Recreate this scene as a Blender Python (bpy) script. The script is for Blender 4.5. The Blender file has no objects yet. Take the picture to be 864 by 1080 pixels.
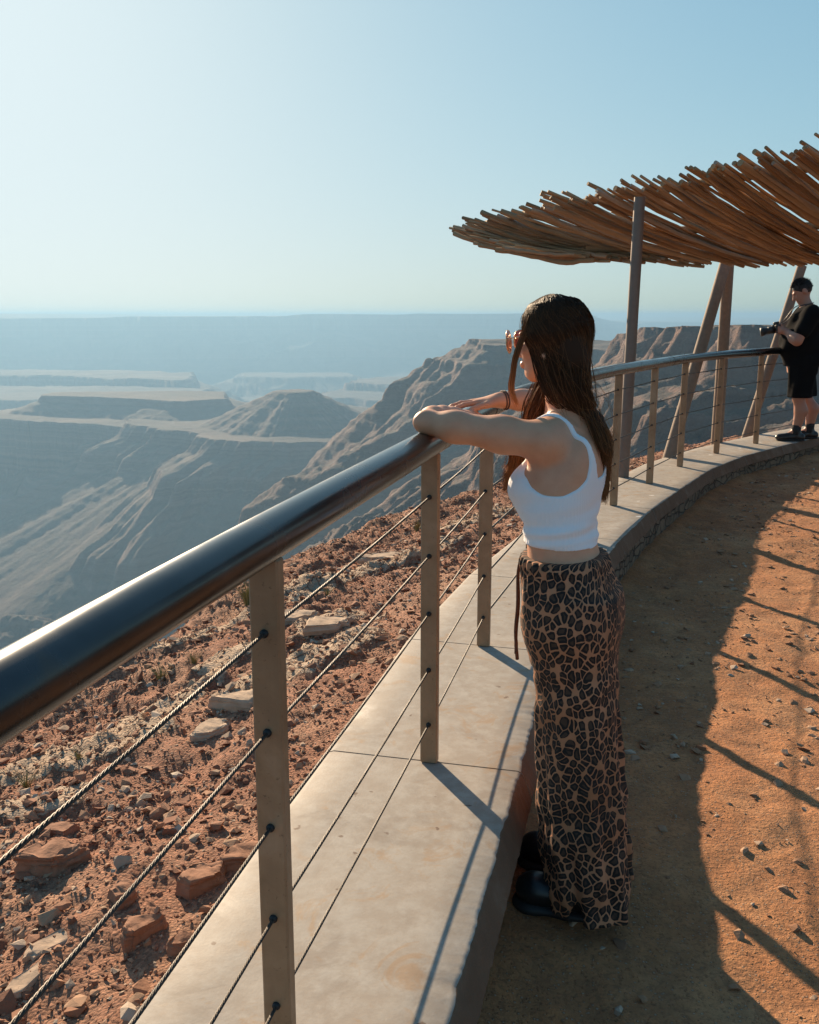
import bpy, math, random
import numpy as np
from mathutils import Vector, Matrix, noise as mnoise

R = math.radians
rng = np.random.default_rng(7)
random.seed(7)
SC = bpy.context.scene
COL = SC.collection
CAMZ = 1.61
PITCH = math.atan(208.0 / 1000.0)
SUN_AZ = R(25.0)      # left of the view axis
SUN_EL = R(19.6)

# ------------------------------------------------------------------ helpers
def tag(o, label=None, cat=None, group=None, kind=None):
    if label: o['label'] = label
    if cat: o['category'] = cat
    if group: o['group'] = group
    if kind: o['kind'] = kind
    return o

def link(o, parent=None):
    COL.objects.link(o)
    if parent is not None:
        o.parent = parent
        o.matrix_parent_inverse = Matrix.Identity(4)
    return o

def empty(name, loc=(0, 0, 0), label=None, cat=None, group=None):
    o = bpy.data.objects.new(name, None)
    o.empty_display_size = 0.1
    o.location = loc
    link(o)
    return tag(o, label, cat, group)

def mesh_from(name, V, F, mat=None, smooth=True):
    """V (n,3) array; F: array of tris/quads or list of faces"""
    me = bpy.data.meshes.new(name)
    V = np.asarray(V, dtype=np.float32)
    if isinstance(F, np.ndarray):
        k = F.shape[1]
        me.vertices.add(len(V)); me.vertices.foreach_set('co', V.ravel())
        me.loops.add(F.size); me.loops.foreach_set('vertex_index', F.astype(np.int32).ravel())
        me.polygons.add(len(F))
        me.polygons.foreach_set('loop_start', np.arange(0, F.size, k, dtype=np.int32))
        me.polygons.foreach_set('loop_total', np.full(len(F), k, dtype=np.int32))
        me.update(calc_edges=True)
    else:
        me.from_pydata([tuple(map(float, v)) for v in V], [], [tuple(map(int, f)) for f in F])
    me.validate()
    me.polygons.foreach_set('use_smooth', np.full(len(me.polygons), bool(smooth)))
    if mat: me.materials.append(mat)
    me.update()
    return me

def obj(name, V, F, mat=None, parent=None, smooth=True, loc=None):
    """vertices in world space; stored relative to the (unrotated) parent or to loc"""
    V = np.asarray(V, dtype=np.float64).copy()
    if parent is not None:
        base = np.zeros(3); p = parent
        while p is not None:
            base += np.array(p.location); p = p.parent
        V -= base
    elif loc is not None:
        V -= np.array(loc)
    o = bpy.data.objects.new(name, mesh_from(name, V, F, mat, smooth))
    if loc is not None and parent is None: o.location = loc
    return link(o, parent)

class MB:
    def __init__(s): s.v = []; s.f = []; s.n = 0
    def add(s, V, F):
        V = np.asarray(V, float)
        s.v.append(V); s.f += [tuple(int(i) + s.n for i in f) for f in F]; s.n += len(V)
    def box(s, c, size, ax=None, ch=0.0):
        """bevelled box; ax = 3x3 rows of axes"""
        h = np.array(size, float) / 2
        b = min(ch, min(h) * .45)
        A = np.eye(3) if ax is None else np.array(ax, float)
        P = []; F = []
        if b <= 0:
            for i in (-1, 1):
                for j in (-1, 1):
                    for k in (-1, 1): P.append((i*h[0], j*h[1], k*h[2]))
            F = [(0,1,3,2),(4,6,7,5),(0,4,5,1),(2,3,7,6),(0,2,6,4),(1,5,7,3)]
        else:
            idx = {}
            for i in (-1, 1):
                for j in (-1, 1):
                    for k in (-1, 1):
                        s3 = (i, j, k)
                        for a in range(3):
                            q = [s3[t]*(h[t]-b) for t in range(3)]; q[a] = s3[a]*h[a]
                            idx[(s3, a)] = len(P); P.append(tuple(q))
            for a in range(3):
                o1, o2 = [t for t in range(3) if t != a]
                for sg in (-1, 1):
                    fc = []
                    for (p, q) in ((-1,-1),(1,-1),(1,1),(-1,1)):
                        s3 = [0,0,0]; s3[a]=sg; s3[o1]=p; s3[o2]=q; fc.append(idx[(tuple(s3), a)])
                    nrm = np.cross(np.array(P[fc[1]])-np.array(P[fc[0]]), np.array(P[fc[2]])-np.array(P[fc[0]]))
                    if nrm[a]*sg < 0: fc = fc[::-1]
                    F.append(tuple(fc))
            for a in range(3):           # edge along axis a
                o1, o2 = [t for t in range(3) if t != a]
                for p in (-1, 1):
                    for q in (-1, 1):
                        s1=[0,0,0]; s1[o1]=p; s1[o2]=q; s2=list(s1); s1[a]=-1; s2[a]=1
                        fc=[idx[(tuple(s1),o1)], idx[(tuple(s2),o1)], idx[(tuple(s2),o2)], idx[(tuple(s1),o2)]]
                        nrm=np.cross(np.array(P[fc[1]])-np.array(P[fc[0]]), np.array(P[fc[2]])-np.array(P[fc[0]]))
                        if nrm[o1]*p+nrm[o2]*q < 0: fc=fc[::-1]
                        F.append(tuple(fc))
            for i in (-1,1):
                for j in (-1,1):
                    for k in (-1,1):
                        s3=(i,j,k); fc=[idx[(s3,0)],idx[(s3,1)],idx[(s3,2)]]
                        nrm=np.cross(np.array(P[fc[1]])-np.array(P[fc[0]]), np.array(P[fc[2]])-np.array(P[fc[0]]))
                        if np.dot(nrm, s3) < 0: fc=fc[::-1]
                        F.append(tuple(fc))
        V = np.array(P) @ A + np.array(c)
        s.add(V, F)
    def tube(s, pts, rad, n=10, cap=True, twist=0):
        pts = np.asarray(pts, float); m = len(pts)
        rad = np.broadcast_to(np.asarray(rad, float), (m,))
        T = np.gradient(pts, axis=0); T /= np.linalg.norm(T, axis=1)[:, None] + 1e-12
        up = np.array([0,0,1.]) if abs(T[0][2]) < .9 else np.array([1.,0,0])
        V = []; nrm = np.cross(T[0], up); nrm /= np.linalg.norm(nrm)
        a = np.arange(n)*2*math.pi/n
        for i in range(m):
            nrm = nrm - T[i]*np.dot(nrm, T[i]); nrm /= np.linalg.norm(nrm)
            b = np.cross(T[i], nrm)
            V.append(pts[i] + rad[i]*(np.cos(a)[:, None]*nrm + np.sin(a)[:, None]*b))
        V = np.concatenate(V); F = []
        for i in range(m-1):
            for j in range(n):
                k = (j+1) % n
                F.append((i*n+j, i*n+k, (i+1)*n+k, (i+1)*n+j))
        if cap:
            F.append(tuple(range(n))[::-1]); F.append(tuple((m-1)*n+j for j in range(n)))
        s.add(V, [f[::-1] for f in F])
    def build(s, name, mat, parent=None, smooth=False, loc=None, shade_auto=None):
        V = np.concatenate(s.v)
        o = obj(name, V, s.f, mat, parent, smooth, loc)
        if shade_auto:
            shade_sharp(o.data, shade_auto)
        return o

def shade_sharp(me, ang=35):
    me.polygons.foreach_set('use_smooth', np.full(len(me.polygons), True))
    try: me.set_sharp_from_angle(angle=R(ang))
    except Exception: pass

def catmull(P, n=12):
    P = np.asarray(P, float)
    Q = np.vstack([2*P[0]-P[1], P, 2*P[-1]-P[-2]]); out = []
    for i in range(1, len(Q)-2):
        t = np.linspace(0, 1, n, endpoint=False)[:, None]
        a, b, c, d = Q[i-1], Q[i], Q[i+1], Q[i+2]
        out.append(.5*((2*b)+(-a+c)*t+(2*a-5*b+4*c-d)*t*t+(-a+3*b-3*c+d)*t**3))
    out.append(P[-1][None])
    return np.concatenate(out)

# numpy value-gradient noise ------------------------------------------------
_perm = np.random.default_rng(3).permutation(4096)
_gr = np.random.default_rng(5).normal(size=(4096, 2)); _gr /= np.linalg.norm(_gr, axis=1)[:, None]
def gnoise(x, y, seed=0):
    xi = np.floor(x).astype(np.int64); yi = np.floor(y).astype(np.int64)
    xf = x-xi; yf = y-yi
    u = xf*xf*xf*(xf*(xf*6-15)+10); v = yf*yf*yf*(yf*(yf*6-15)+10)
    def g(ix, iy, dx, dy):
        h = _perm[(_perm[(ix+seed*131) & 4095]+iy) & 4095]
        return _gr[h, 0]*dx+_gr[h, 1]*dy
    a = g(xi, yi, xf, yf); b = g(xi+1, yi, xf-1, yf); c = g(xi, yi+1, xf, yf-1); d = g(xi+1, yi+1, xf-1, yf-1)
    return (a+(b-a)*u)*(1-v)+(c+(d-c)*u)*v
def fbm(x, y, oct=5, seed=0, gain=.5, ridged=False):
    s = 0; a = 1; f = 1
    for o in range(oct):
        n = gnoise(x*f+o*17.3, y*f-o*9.1, seed+o)*1.5
        if ridged: n = 1-2*np.abs(n)
        s = s+a*n; a *= gain; f *= 2.03
    return s

# materials -------------------------------------------------------------------
class NT:
    def __init__(s, name):
        s.m = bpy.data.materials.new(name); s.m.use_nodes = True
        s.t = s.m.node_tree; s.n = s.t.nodes; s.l = s.t.links
        s.bsdf = s.n['Principled BSDF']; s.out = s.n['Material Output']
    def node(s, typ, **kw):
        nd = s.n.new(typ)
        for k, v in kw.items():
            if k in ('ins',): continue
            setattr(nd, k, v)
        for k, v in kw.get('ins', {}).items():
            s.set(nd.inputs[k], v)
        return nd
    def set(s, sock, v):
        if isinstance(v, bpy.types.NodeSocket): s.l.new(v, sock)
        elif isinstance(v, bpy.types.Node): s.l.new(v.outputs[0], sock)
        else: sock.default_value = v
    def coord(s, which='Object', scale=(1,1,1), rot=(0,0,0)):
        tc = s.node('ShaderNodeTexCoord'); mp = s.node('ShaderNodeMapping')
        mp.inputs['Scale'].default_value = scale; mp.inputs['Rotation'].default_value = rot
        s.l.new(tc.outputs[which], mp.inputs['Vector']); return mp.outputs[0]
    def pos(s):
        return s.node('ShaderNodeNewGeometry').outputs['Position']
    def noise(s, vec, scale, detail=5, rough=.55, dist=0):
        nd = s.node('ShaderNodeTexNoise', ins={'Vector': vec, 'Scale': scale, 'Detail': detail, 'Roughness': rough, 'Distortion': dist})
        return nd.outputs['Fac']
    def vor(s, vec, scale, feature='F1', out='Distance', rnd=1.0):
        nd = s.node('ShaderNodeTexVoronoi', feature=feature, ins={'Vector': vec, 'Scale': scale, 'Randomness': rnd})
        return nd.outputs[out]
    def ramp(s, fac, stops, interp='LINEAR'):
        nd = s.node('ShaderNodeValToRGB', ins={'Fac': fac}); cr = nd.color_ramp; cr.interpolation = interp
        while len(cr.elements) < len(stops): cr.elements.new(.5)
        for e, (p, c) in zip(cr.elements, stops):
            e.position = p
            e.color = (*c, 1) if not isinstance(c, (int, float)) else (c, c, c, 1)
        return nd.outputs['Color']
    def mix(s, fac, a, b, mode='MIX'):
        nd = s.node('ShaderNodeMix', data_type='RGBA', blend_type=mode)
        s.set(nd.inputs[0], fac); s.set(nd.inputs[6], a if not isinstance(a, tuple) else (*a[:3], 1)); s.set(nd.inputs[7], b if not isinstance(b, tuple) else (*b[:3], 1))
        return nd.outputs[2]
    def math(s, op, a, b=0, c=0, clamp=False):
        nd = s.node('ShaderNodeMath', operation=op, use_clamp=clamp)
        s.set(nd.inputs[0], a); s.set(nd.inputs[1], b); s.set(nd.inputs[2], c); return nd.outputs[0]
    def bump(s, h, strength=.5, dist=.01, normal=None):
        nd = s.node('ShaderNodeBump', ins={'Height': h, 'Strength': strength, 'Distance': dist})
        if normal is not None: s.set(nd.inputs['Normal'], normal)
        return nd.outputs[0]
    def fin(s, color=None, rough=None, metal=None, normal=None, **kw):
        b = s.bsdf
        if color is not None: s.set(b.inputs['Base Color'], (*color, 1) if isinstance(color, tuple) else color)
        if rough is not None: s.set(b.inputs['Roughness'], rough)
        if metal is not None: s.set(b.inputs['Metallic'], metal)
        if normal is not None: s.set(b.inputs['Normal'], normal)
        for k, v in kw.items(): s.set(b.inputs[k.replace('_', ' ')], v)
        return s.m

# world, sun, camera ------------------------------------------------------------
def setup():
    w = bpy.data.worlds.new('World'); SC.world = w; w.use_nodes = True
    nt = w.node_tree; bg = nt.nodes['Background']
    sky = nt.nodes.new('ShaderNodeTexSky'); sky.sky_type = 'NISHITA'; sky.sun_disc = False
    sky.sun_elevation = SUN_EL; sky.sun_rotation = -SUN_AZ
    sky.altitude = 500; sky.air_density = SKY_AIR; sky.dust_density = SKY_DUST; sky.ozone_density = SKY_OZ
    # soften the disc's surroundings the way the hazy air does, and cool the tint
    sep = nt.nodes.new('ShaderNodeSeparateColor'); cmb = nt.nodes.new('ShaderNodeCombineColor'); nt.links.new(sky.outputs[0], sep.inputs[0])
    for i, (top, half) in enumerate(SKY_CURVE):
        pw = nt.nodes.new('ShaderNodeMath'); pw.operation = 'POWER'; pw.inputs[1].default_value = SKY_P; nt.links.new(sep.outputs[i], pw.inputs[0])
        ad = nt.nodes.new('ShaderNodeMath'); ad.operation = 'ADD'; ad.inputs[1].default_value = half**SKY_P; nt.links.new(pw.outputs[0], ad.inputs[0])
        dv = nt.nodes.new('ShaderNodeMath'); dv.operation = 'DIVIDE'; nt.links.new(pw.outputs[0], dv.inputs[0]); nt.links.new(ad.outputs[0], dv.inputs[1])
        ml = nt.nodes.new('ShaderNodeMath'); ml.operation = 'MULTIPLY'; ml.inputs[1].default_value = top; nt.links.new(dv.outputs[0], ml.inputs[0]); nt.links.new(ml.outputs[0], cmb.inputs[i])
    nt.links.new(cmb.outputs[0], bg.inputs[0]); bg.inputs[1].default_value = SKY_STR
    ld = bpy.data.lights.new('sun', 'SUN'); ld.energy = SUN_STR; ld.angle = R(.6); ld.color = (1, .76, .51)
    lo = bpy.data.objects.new('sun', ld); link(lo)
    d = Vector((math.sin(SUN_AZ)*math.cos(SUN_EL), -math.cos(SUN_AZ)*math.cos(SUN_EL), -math.sin(SUN_EL)))
    lo.rotation_euler = d.to_track_quat('-Z', 'Y').to_euler(); lo.location = (-20, 40, 30)
    cd = bpy.data.cameras.new('camera'); cd.sensor_fit = 'VERTICAL'; cd.sensor_height = 24; cd.lens = 24*1000/1080
    cd.clip_start = .05; cd.clip_end = 120000
    co = bpy.data.objects.new('camera', cd); link(co); co.location = (0, 0, CAMZ)
    co.rotation_euler = (math.pi/2-PITCH, 0, 0); SC.camera = co
    v = SC.view_settings; v.view_transform = 'Standard'; v.look = 'None'; v.exposure = EXPO; v.gamma = 1; v.use_curve_mapping = False
    SC.render.engine = 'CYCLES'
    c = SC.cycles; c.use_denoising = True; c.max_bounces = 8; c.diffuse_bounces = 4; c.glossy_bounces = 4
    c.volume_bounces = 1; c.transparent_max_bounces = 16
    try: c.denoiser = 'OPENIMAGEDENOISE'
    except Exception: pass
SKY_P = 1.0
SKY_CURVE = ((6.9, 6.5), (7.6, 4.1), (7.95, 3.5))
SKY_AIR, SKY_DUST, SKY_OZ, SKY_STR, SUN_STR, EXPO = 1.0, 1.6, 1.6, .07, 5.0, 0.95
setup()

# centre line of the balustrade: one point per post -----------------------------
POSTS = np.array([(-1.02,-1.75),(-.76,-.68),(-.50,.38),(-.235,1.50),(.061,2.689),(.306,3.727),(.625,4.73),(1.02,5.71),
                  (1.464,6.676),(1.945,7.575),(2.438,8.459),(3.03,9.29),(3.68,10.02),(4.40,10.78),(5.16,11.50),(6.0,12.05)])
NP = len(POSTS)
PT = np.gradient(POSTS, axis=0); PT /= np.linalg.norm(PT, axis=1)[:, None]
PN = np.stack([PT[:, 1], -PT[:, 0]], 1)       # to the right (platform side)
BENCH = .27
def offs(d):                                   # mitred offset of the polyline
    out = []
    for i in range(NP):
        n = []
        if i > 0: t = POSTS[i]-POSTS[i-1]; t /= np.linalg.norm(t); n.append(np.array([t[1], -t[0]]))
        if i < NP-1: t = POSTS[i+1]-POSTS[i]; t /= np.linalg.norm(t); n.append(np.array([t[1], -t[0]]))
        m = sum(n); m /= np.linalg.norm(m); k = d/max(.3, np.dot(m, n[0])); out.append(POSTS[i]+m*k)
    return np.array(out)
def signed_D(x, y):
    """signed distance to the post line, positive outward (canyon side)"""
    best = np.full(np.shape(x), 1e9); sgn = np.ones(np.shape(x))
    Q = POSTS.copy(); Q = np.vstack([Q[0]+(Q[0]-Q[1])*40, Q, Q[-1]+(Q[-1]-Q[-2])*40])
    for a, b in zip(Q[:-1], Q[1:]):
        e = b-a; L = e@e
        t = np.clip(((x-a[0])*e[0]+(y-a[1])*e[1])/L, 0, 1)
        dx = x-a[0]-t*e[0]; dy = y-a[1]-t*e[1]; d = np.hypot(dx, dy)
        s = np.where(e[0]*dy-e[1]*dx > 0, 1., -1.)
        m = d < best-1e-9; best = np.where(m, d, best); sgn = np.where(m, s, sgn)
    return best*sgn
# ------------------------------------------------------------------ materials of the platform
def m_concrete():
    t = NT('concrete'); p = t.pos()
    n1 = t.noise(p, 3.2, 8, .68, .6); n2 = t.noise(p, 17, 7, .7); n3 = t.noise(p, 120, 3, .6)
    c = t.ramp(n1, [(.28, (.27,.235,.20)), (.45, (.38,.35,.305)), (.6, (.315,.285,.245)), (.75, (.45,.425,.385))])
    c = t.mix(t.ramp(n2, [(.42, .55), (.62, 0)]), c, (.25,.20,.155), 'MIX')
    stain = t.ramp(t.noise(p, 5.5, 4, .7, 1.2), [(.56, 0), (.66, 1)])
    c = t.mix(t.math('MULTIPLY', stain, .55), c, (.32,.19,.09))
    # droppings: pale splashes, and small dark specks
    wob = t.node('ShaderNodeVectorMath', operation='ADD', ins={0: p})
    nn = t.node('ShaderNodeTexNoise', ins={'Vector': p, 'Scale': 30, 'Detail': 3})
    sc = t.node('ShaderNodeVectorMath', operation='SCALE', ins={0: nn.outputs['Color'], 'Scale': .05}); t.set(wob.inputs[1], sc.outputs[0])
    v = t.node('ShaderNodeTexVoronoi', ins={'Vector': wob.outputs[0], 'Scale': 4.2})
    msk = t.ramp(v.outputs['Distance'], [(.06, 1), (.095, 0)])
    sel = t.ramp(v.outputs['Color'], [(.42, 0), (.46, 1)])
    c = t.mix(t.math('MULTIPLY', t.math('MULTIPLY', msk, sel), .75), c, (.78,.78,.76))
    v2 = t.node('ShaderNodeTexVoronoi', ins={'Vector': wob.outputs[0], 'Scale': 9})
    m2 = t.ramp(v2.outputs['Distance'], [(.05, 1), (.085, 0)]); s2 = t.ramp(v2.outputs['Color'], [(.42, 0), (.47, 1)])
    c = t.mix(t.math('MULTIPLY', t.math('MULTIPLY', m2, s2), .85), c, (.10,.055,.035))
    h = t.math('ADD', t.math('MULTIPLY', n3, .3), t.math('MULTIPLY', n2, .8))
    r = t.ramp(n1, [(.3, .85), (.7, .62)])
    return t.fin(c, r, normal=t.bump(h, .3, .003))
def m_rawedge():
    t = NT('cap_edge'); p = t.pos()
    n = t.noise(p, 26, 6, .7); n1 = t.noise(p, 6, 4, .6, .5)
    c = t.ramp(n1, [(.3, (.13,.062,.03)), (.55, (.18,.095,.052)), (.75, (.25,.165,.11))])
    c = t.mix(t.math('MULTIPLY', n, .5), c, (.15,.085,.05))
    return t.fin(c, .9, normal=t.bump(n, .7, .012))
def m_drystone():
    t = NT('stone_base'); p = t.coord('Object', (1, 1, 1.8))
    v = t.node('ShaderNodeTexVoronoi', feature='DISTANCE_TO_EDGE', ins={'Vector': p, 'Scale': 8.5})
    vc = t.node('ShaderNodeTexVoronoi', ins={'Vector': p, 'Scale': 8.5})
    e = t.ramp(v.outputs['Distance'], [(.0, 0), (.07, 1)])
    c = t.mix(vc.outputs['Color'], (.13,.085,.055), (.27,.18,.12)); c = t.mix(e, (.085,.055,.04), c)
    h = t.math('ADD', e, t.math('MULTIPLY', t.noise(t.pos(), 40, 4, .6), .4))
    return t.fin(c, .95, normal=t.bump(h, .9, .03))
def m_steelrail():
    t = NT('handrail_steel'); p = t.pos()
    n = t.noise(p, 5, 4, .6, .3); g = t.noise(t.coord('Object', (1,1,1)), 40, 3, .6)
    c = t.ramp(n, [(.32, (.022,.026,.03)), (.6, (.045,.05,.056)), (.8, (.09,.06,.04))])
    r = t.ramp(n, [(.3, .17), (.7, .28)])
    r = t.math('ADD', r, t.math('MULTIPLY', g, .04))
    return t.fin(c, r, .85, normal=t.bump(g, .02, .002), Coat_Weight=.25, Coat_Roughness=.2)
def m_post():
    t = NT('post_metal'); p = t.pos()
    n = t.noise(p, 7, 6, .65, .4); g = t.noise(p, 90, 4, .7)
    st = t.noise(t.coord('Object', (30, 30, 2.5)), 1.5, 4, .6)
    c = t.ramp(n, [(.3, (.29,.165,.085)), (.55, (.41,.25,.14)), (.75, (.49,.33,.21))])
    c = t.mix(t.math('MULTIPLY', st, .4), c, (.17,.095,.055))
    c = t.mix(t.ramp(g, [(.62, 0), (.7, .6)]), c, (.10,.055,.03))
    return t.fin(c, t.ramp(n, [(.3, .55), (.7, .42)]), .15, normal=t.bump(g, .2, .002))
def m_simple(name, col, rough=.6, metal=0.0, bump=0.0, bs=60, var=.25, **kw):
    t = NT(name); p = t.pos(); n = t.noise(p, bs, 5, .6)
    c = t.mix(n, tuple(x*(1-var) for x in col), tuple(min(1, x*(1+var)) for x in col))
    nm = t.bump(n, bump, .004) if bump else None
    return t.fin(c, rough, metal, nm, **kw)
M_CONC, M_EDGE, M_DRY, M_RAIL, M_POST = m_concrete(), m_rawedge(), m_drystone(), m_steelrail(), m_post()
M_CABLE = m_simple('wire_rope', (.06,.052,.045), .5, .5, .2, 400)
M_RUBBER = m_simple('black_rubber', (.012,.012,.013), .6)

# ------------------------------------------------------------------ low wall: slabs on a stone base
def build_wall():
    root = empty('low_wall', (POSTS[0][0], POSTS[0][1], 0), 'low curved wall with pale concrete slabs on dark rubble, running under the railing', 'wall')
    inn, out = offs(.285), offs(-.325)
    r2 = np.random.default_rng(21)
    for i in range(NP-1):
        a, b, c, d = inn[i], inn[i+1], out[i+1], out[i]
        e = (b-a)/np.linalg.norm(b-a); g = .0035
        a = a+e*g; b = b-e*g
        e = (c-d)/np.linalg.norm(c-d); d = d+e*g; c = c-e*g
        # top: grid with a worn inner edge, skirt 9 cm high
        nu = 150 if i < 6 else 40; V = []; F = []
        us = np.linspace(0, 1, nu+1)
        prof = [(0, -.092, -.026), (0, -.087, -.032), (0, -.010, 0), (.006, -.003, 0), (.016, 0, 0), (.2, 0, 0), (.5, 0, 0), (.8, 0, 0), (.97, 0, 0), (1, -.006, 0), (1, -.085, 0)]
        W = np.linalg.norm(a-d); npf = len(prof)
        for u in us:
            I = a+(b-a)*u; O = d+(c-d)*u; ln = (O-I)/np.linalg.norm(O-I)
            P0 = a+(b-a)*u
            wv = .0055*mnoise.fractal(Vector((P0[0]*9, P0[1]*9, 3)), .65, 2.1, 6)+.002*max(0, mnoise.noise(Vector((P0[0]*31, P0[1]*31, 7))))
            w2 = .003*mnoise.fractal(Vector((P0[0]*40, P0[1]*40, 9)), .8, 2, 3)
            for j, (q, dz, xx) in enumerate(prof):
                if j <= 2: P = I+ln*(xx+(w2 if j < 2 else wv)); z = BENCH+dz
                elif j <= 4: P = I+ln*(q+max(wv, -.002)*1.2+.001); z = BENCH+dz-(abs(wv)*.5 if j == 3 else 0)
                elif j >= npf-2: P = O; z = BENCH+dz
                else: P = I+ln*W*q; z = BENCH+dz
                V.append((P[0], P[1], z))
        for k in range(nu):
            for j in range(npf-1):
                F.append((k*npf+j, k*npf+j+1, (k+1)*npf+j+1, (k+1)*npf+j))
            F.append((k*npf+npf-1, k*npf, (k+1)*npf, (k+1)*npf+npf-1))
        F.append(tuple(range(npf))[::-1]); F.append(tuple(nu*npf+j for j in range(npf)))
        nF = [f[::-1] for f in F]
        o = obj('slab', V, nF, M_CONC, root, True)
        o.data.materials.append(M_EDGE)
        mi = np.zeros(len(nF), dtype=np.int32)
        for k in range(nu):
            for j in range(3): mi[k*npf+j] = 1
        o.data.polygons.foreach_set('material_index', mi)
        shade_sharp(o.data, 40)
    # rubble base, set back 3 cm
    bi, bo = offs(.262), offs(-.29); V = []; F = []
    n = 0
    for i in range(NP-1):
        for k in range(12):
            u = k/12
            for (P, Q, s) in ((bi[i]+(bi[i+1]-bi[i])*u, 0, 1), (bo[i]+(bo[i+1]-bo[i])*u, 0, -1)):
                for z in (-.6, 0, .06, .12, .179):
                    dd = .012*mnoise.noise(Vector((P[0]*9, P[1]*9, z*20))) if z < .17 else 0
                    V.append((P[0]+dd, P[1]-dd, z))
            n += 1
    for k in range(n-1):
        A = k*10; B = (k+1)*10
        for j in range(4):
            F.append((A+j, B+j, B+j+1, A+j+1)); F.append((A+5+j, A+6+j, B+6+j, B+5+j))
        F.append((A+4, B+4, B+9, A+9))
    obj('stone_base', V, F, M_DRY, root, False)
    return root
build_wall()

# ------------------------------------------------------------------ railing
PTOP = 1.222
HOLES = [BENCH+h for h in (.127, .302, .477, .652, .827)]
def railz(i):  return 1.254 - .004*max(0, min(1, (POSTS[i][1]-3)/5))*6
def build_railing():
    root = empty('railing', (POSTS[0][0], POSTS[0][1], BENCH), 'curved steel railing with a fat dark handrail and thin wire ropes on the low wall', 'railing')
    P3 = [(POSTS[i][0], POSTS[i][1], railz(i)) for i in range(NP)]
    mb = MB(); mb.tube(catmull(P3, 10), .040, 32)
    # weld collars where lengths of tube meet
    o = mb.build('handrail', M_RAIL, root, True); shade_sharp(o.data, 50)
    pp = catmull(P3, 10)
    for k in (50, 95, 128):
        cm = MB(); cm.tube([pp[k]-(pp[k+1]-pp[k])*.06, pp[k]+(pp[k+1]-pp[k])*.06], .0412, 32)
        cm.build('weld_ring', M_RAIL, root, True)
    for i in range(NP-1):
        p = POSTS[i]; t = PT[i]; n = PN[i]
        ax = [(n[0], n[1], 0), (t[0], t[1], 0), (0, 0, 1)]
        lean = 0
        m = MB(); zt = railz(i)-.034
        m.box((p[0], p[1], (BENCH+PTOP)/2+.001), (.052, .030, PTOP-BENCH), ax, .0035)
        po = m.build('post', M_POST, root, True); shade_sharp(po.data, 30)
        s = MB(); s.tube([(p[0], p[1], PTOP-.004), (p[0], p[1], zt+.006)], .012, 14)
        s.build('saddle', M_POST, po, True)
        for z in HOLES:
            g = MB()
            a = np.array([p[0], p[1], z]); tv = np.array([t[0], t[1], 0])
            g.tube([a-tv*.022, a-tv*.019, a+tv*.019, a+tv*.022], [.005, .0075, .0075, .005], 14)
            g.build('grommet', M_RUBBER, po, True)
    # wire ropes: six strands wound round each other, as one mesh per rope
    for z in HOLES:
        m = MB()
        for i in range(NP-2):
            a = np.array([POSTS[i][0], POSTS[i][1], z]); b = np.array([POSTS[i+1][0], POSTS[i+1][1], z])
            L = np.linalg.norm(b-a); near = i in (1, 2, 3, 4)
            if near:
                n = int(L/.004); T = (b-a)/L; u = np.cross(T, (0, 0, 1)); u /= np.linalg.norm(u); w = np.cross(u, T)
                s = np.linspace(0, L, n); sag = -.004*np.sin(np.pi*s/L)
                for k in range(5):
                    ph = s*2*math.pi/.045+k*2*math.pi/5
                    pts = a+T*s[:, None]+.0019*(np.cos(ph)[:, None]*u+np.sin(ph)[:, None]*w); pts[:, 2] += sag
                    m.tube(pts, .0015, 5, False)
            else:
                mid = (a+b)/2-np.array([0, 0, .004])
                m.tube([a, mid, b], .0042, 8, False)
        m.build('wire_rope', M_CABLE, root, True)
build_railing()
# ------------------------------------------------------------------ ground, slope, gravel
def m_dirt():
    t = NT('packed_dirt'); p = t.pos()
    n1 = t.noise(p, 1.6, 8, .68, .5); n2 = t.noise(p, 8, 8, .72, .3); n3 = t.noise(p, 60, 5, .7)
    c = t.ramp(n1, [(.3, (.38,.14,.05)), (.48, (.53,.222,.085)), (.68, (.59,.31,.145))])
    c = t.mix(t.ramp(n2, [(.35, .75), (.62, 0)]), c, (.27,.12,.052))
    c = t.mix(t.ramp(n3, [(.40, .5), (.5, 0)]), c, (.20,.09,.042))
    sp = t.node('ShaderNodeTexVoronoi', ins={'Vector': p, 'Scale': 75.0})
    sm = t.ramp(sp.outputs['Distance'], [(.18, 1), (.30, 0)]); sel = t.ramp(sp.outputs['Color'], [(.5, 0), (.56, 1)])
    c = t.mix(t.math('MULTIPLY', t.math('MULTIPLY', sm, sel), .6), c, (.47,.36,.26))
    h = t.math('ADD', t.math('MULTIPLY', n2, .6), t.math('MULTIPLY', n3, .5))
    h = t.math('ADD', h, t.math('MULTIPLY', sm, .25))
    return t.fin(c, .95, normal=t.bump(h, 1.0, .022))
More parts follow.
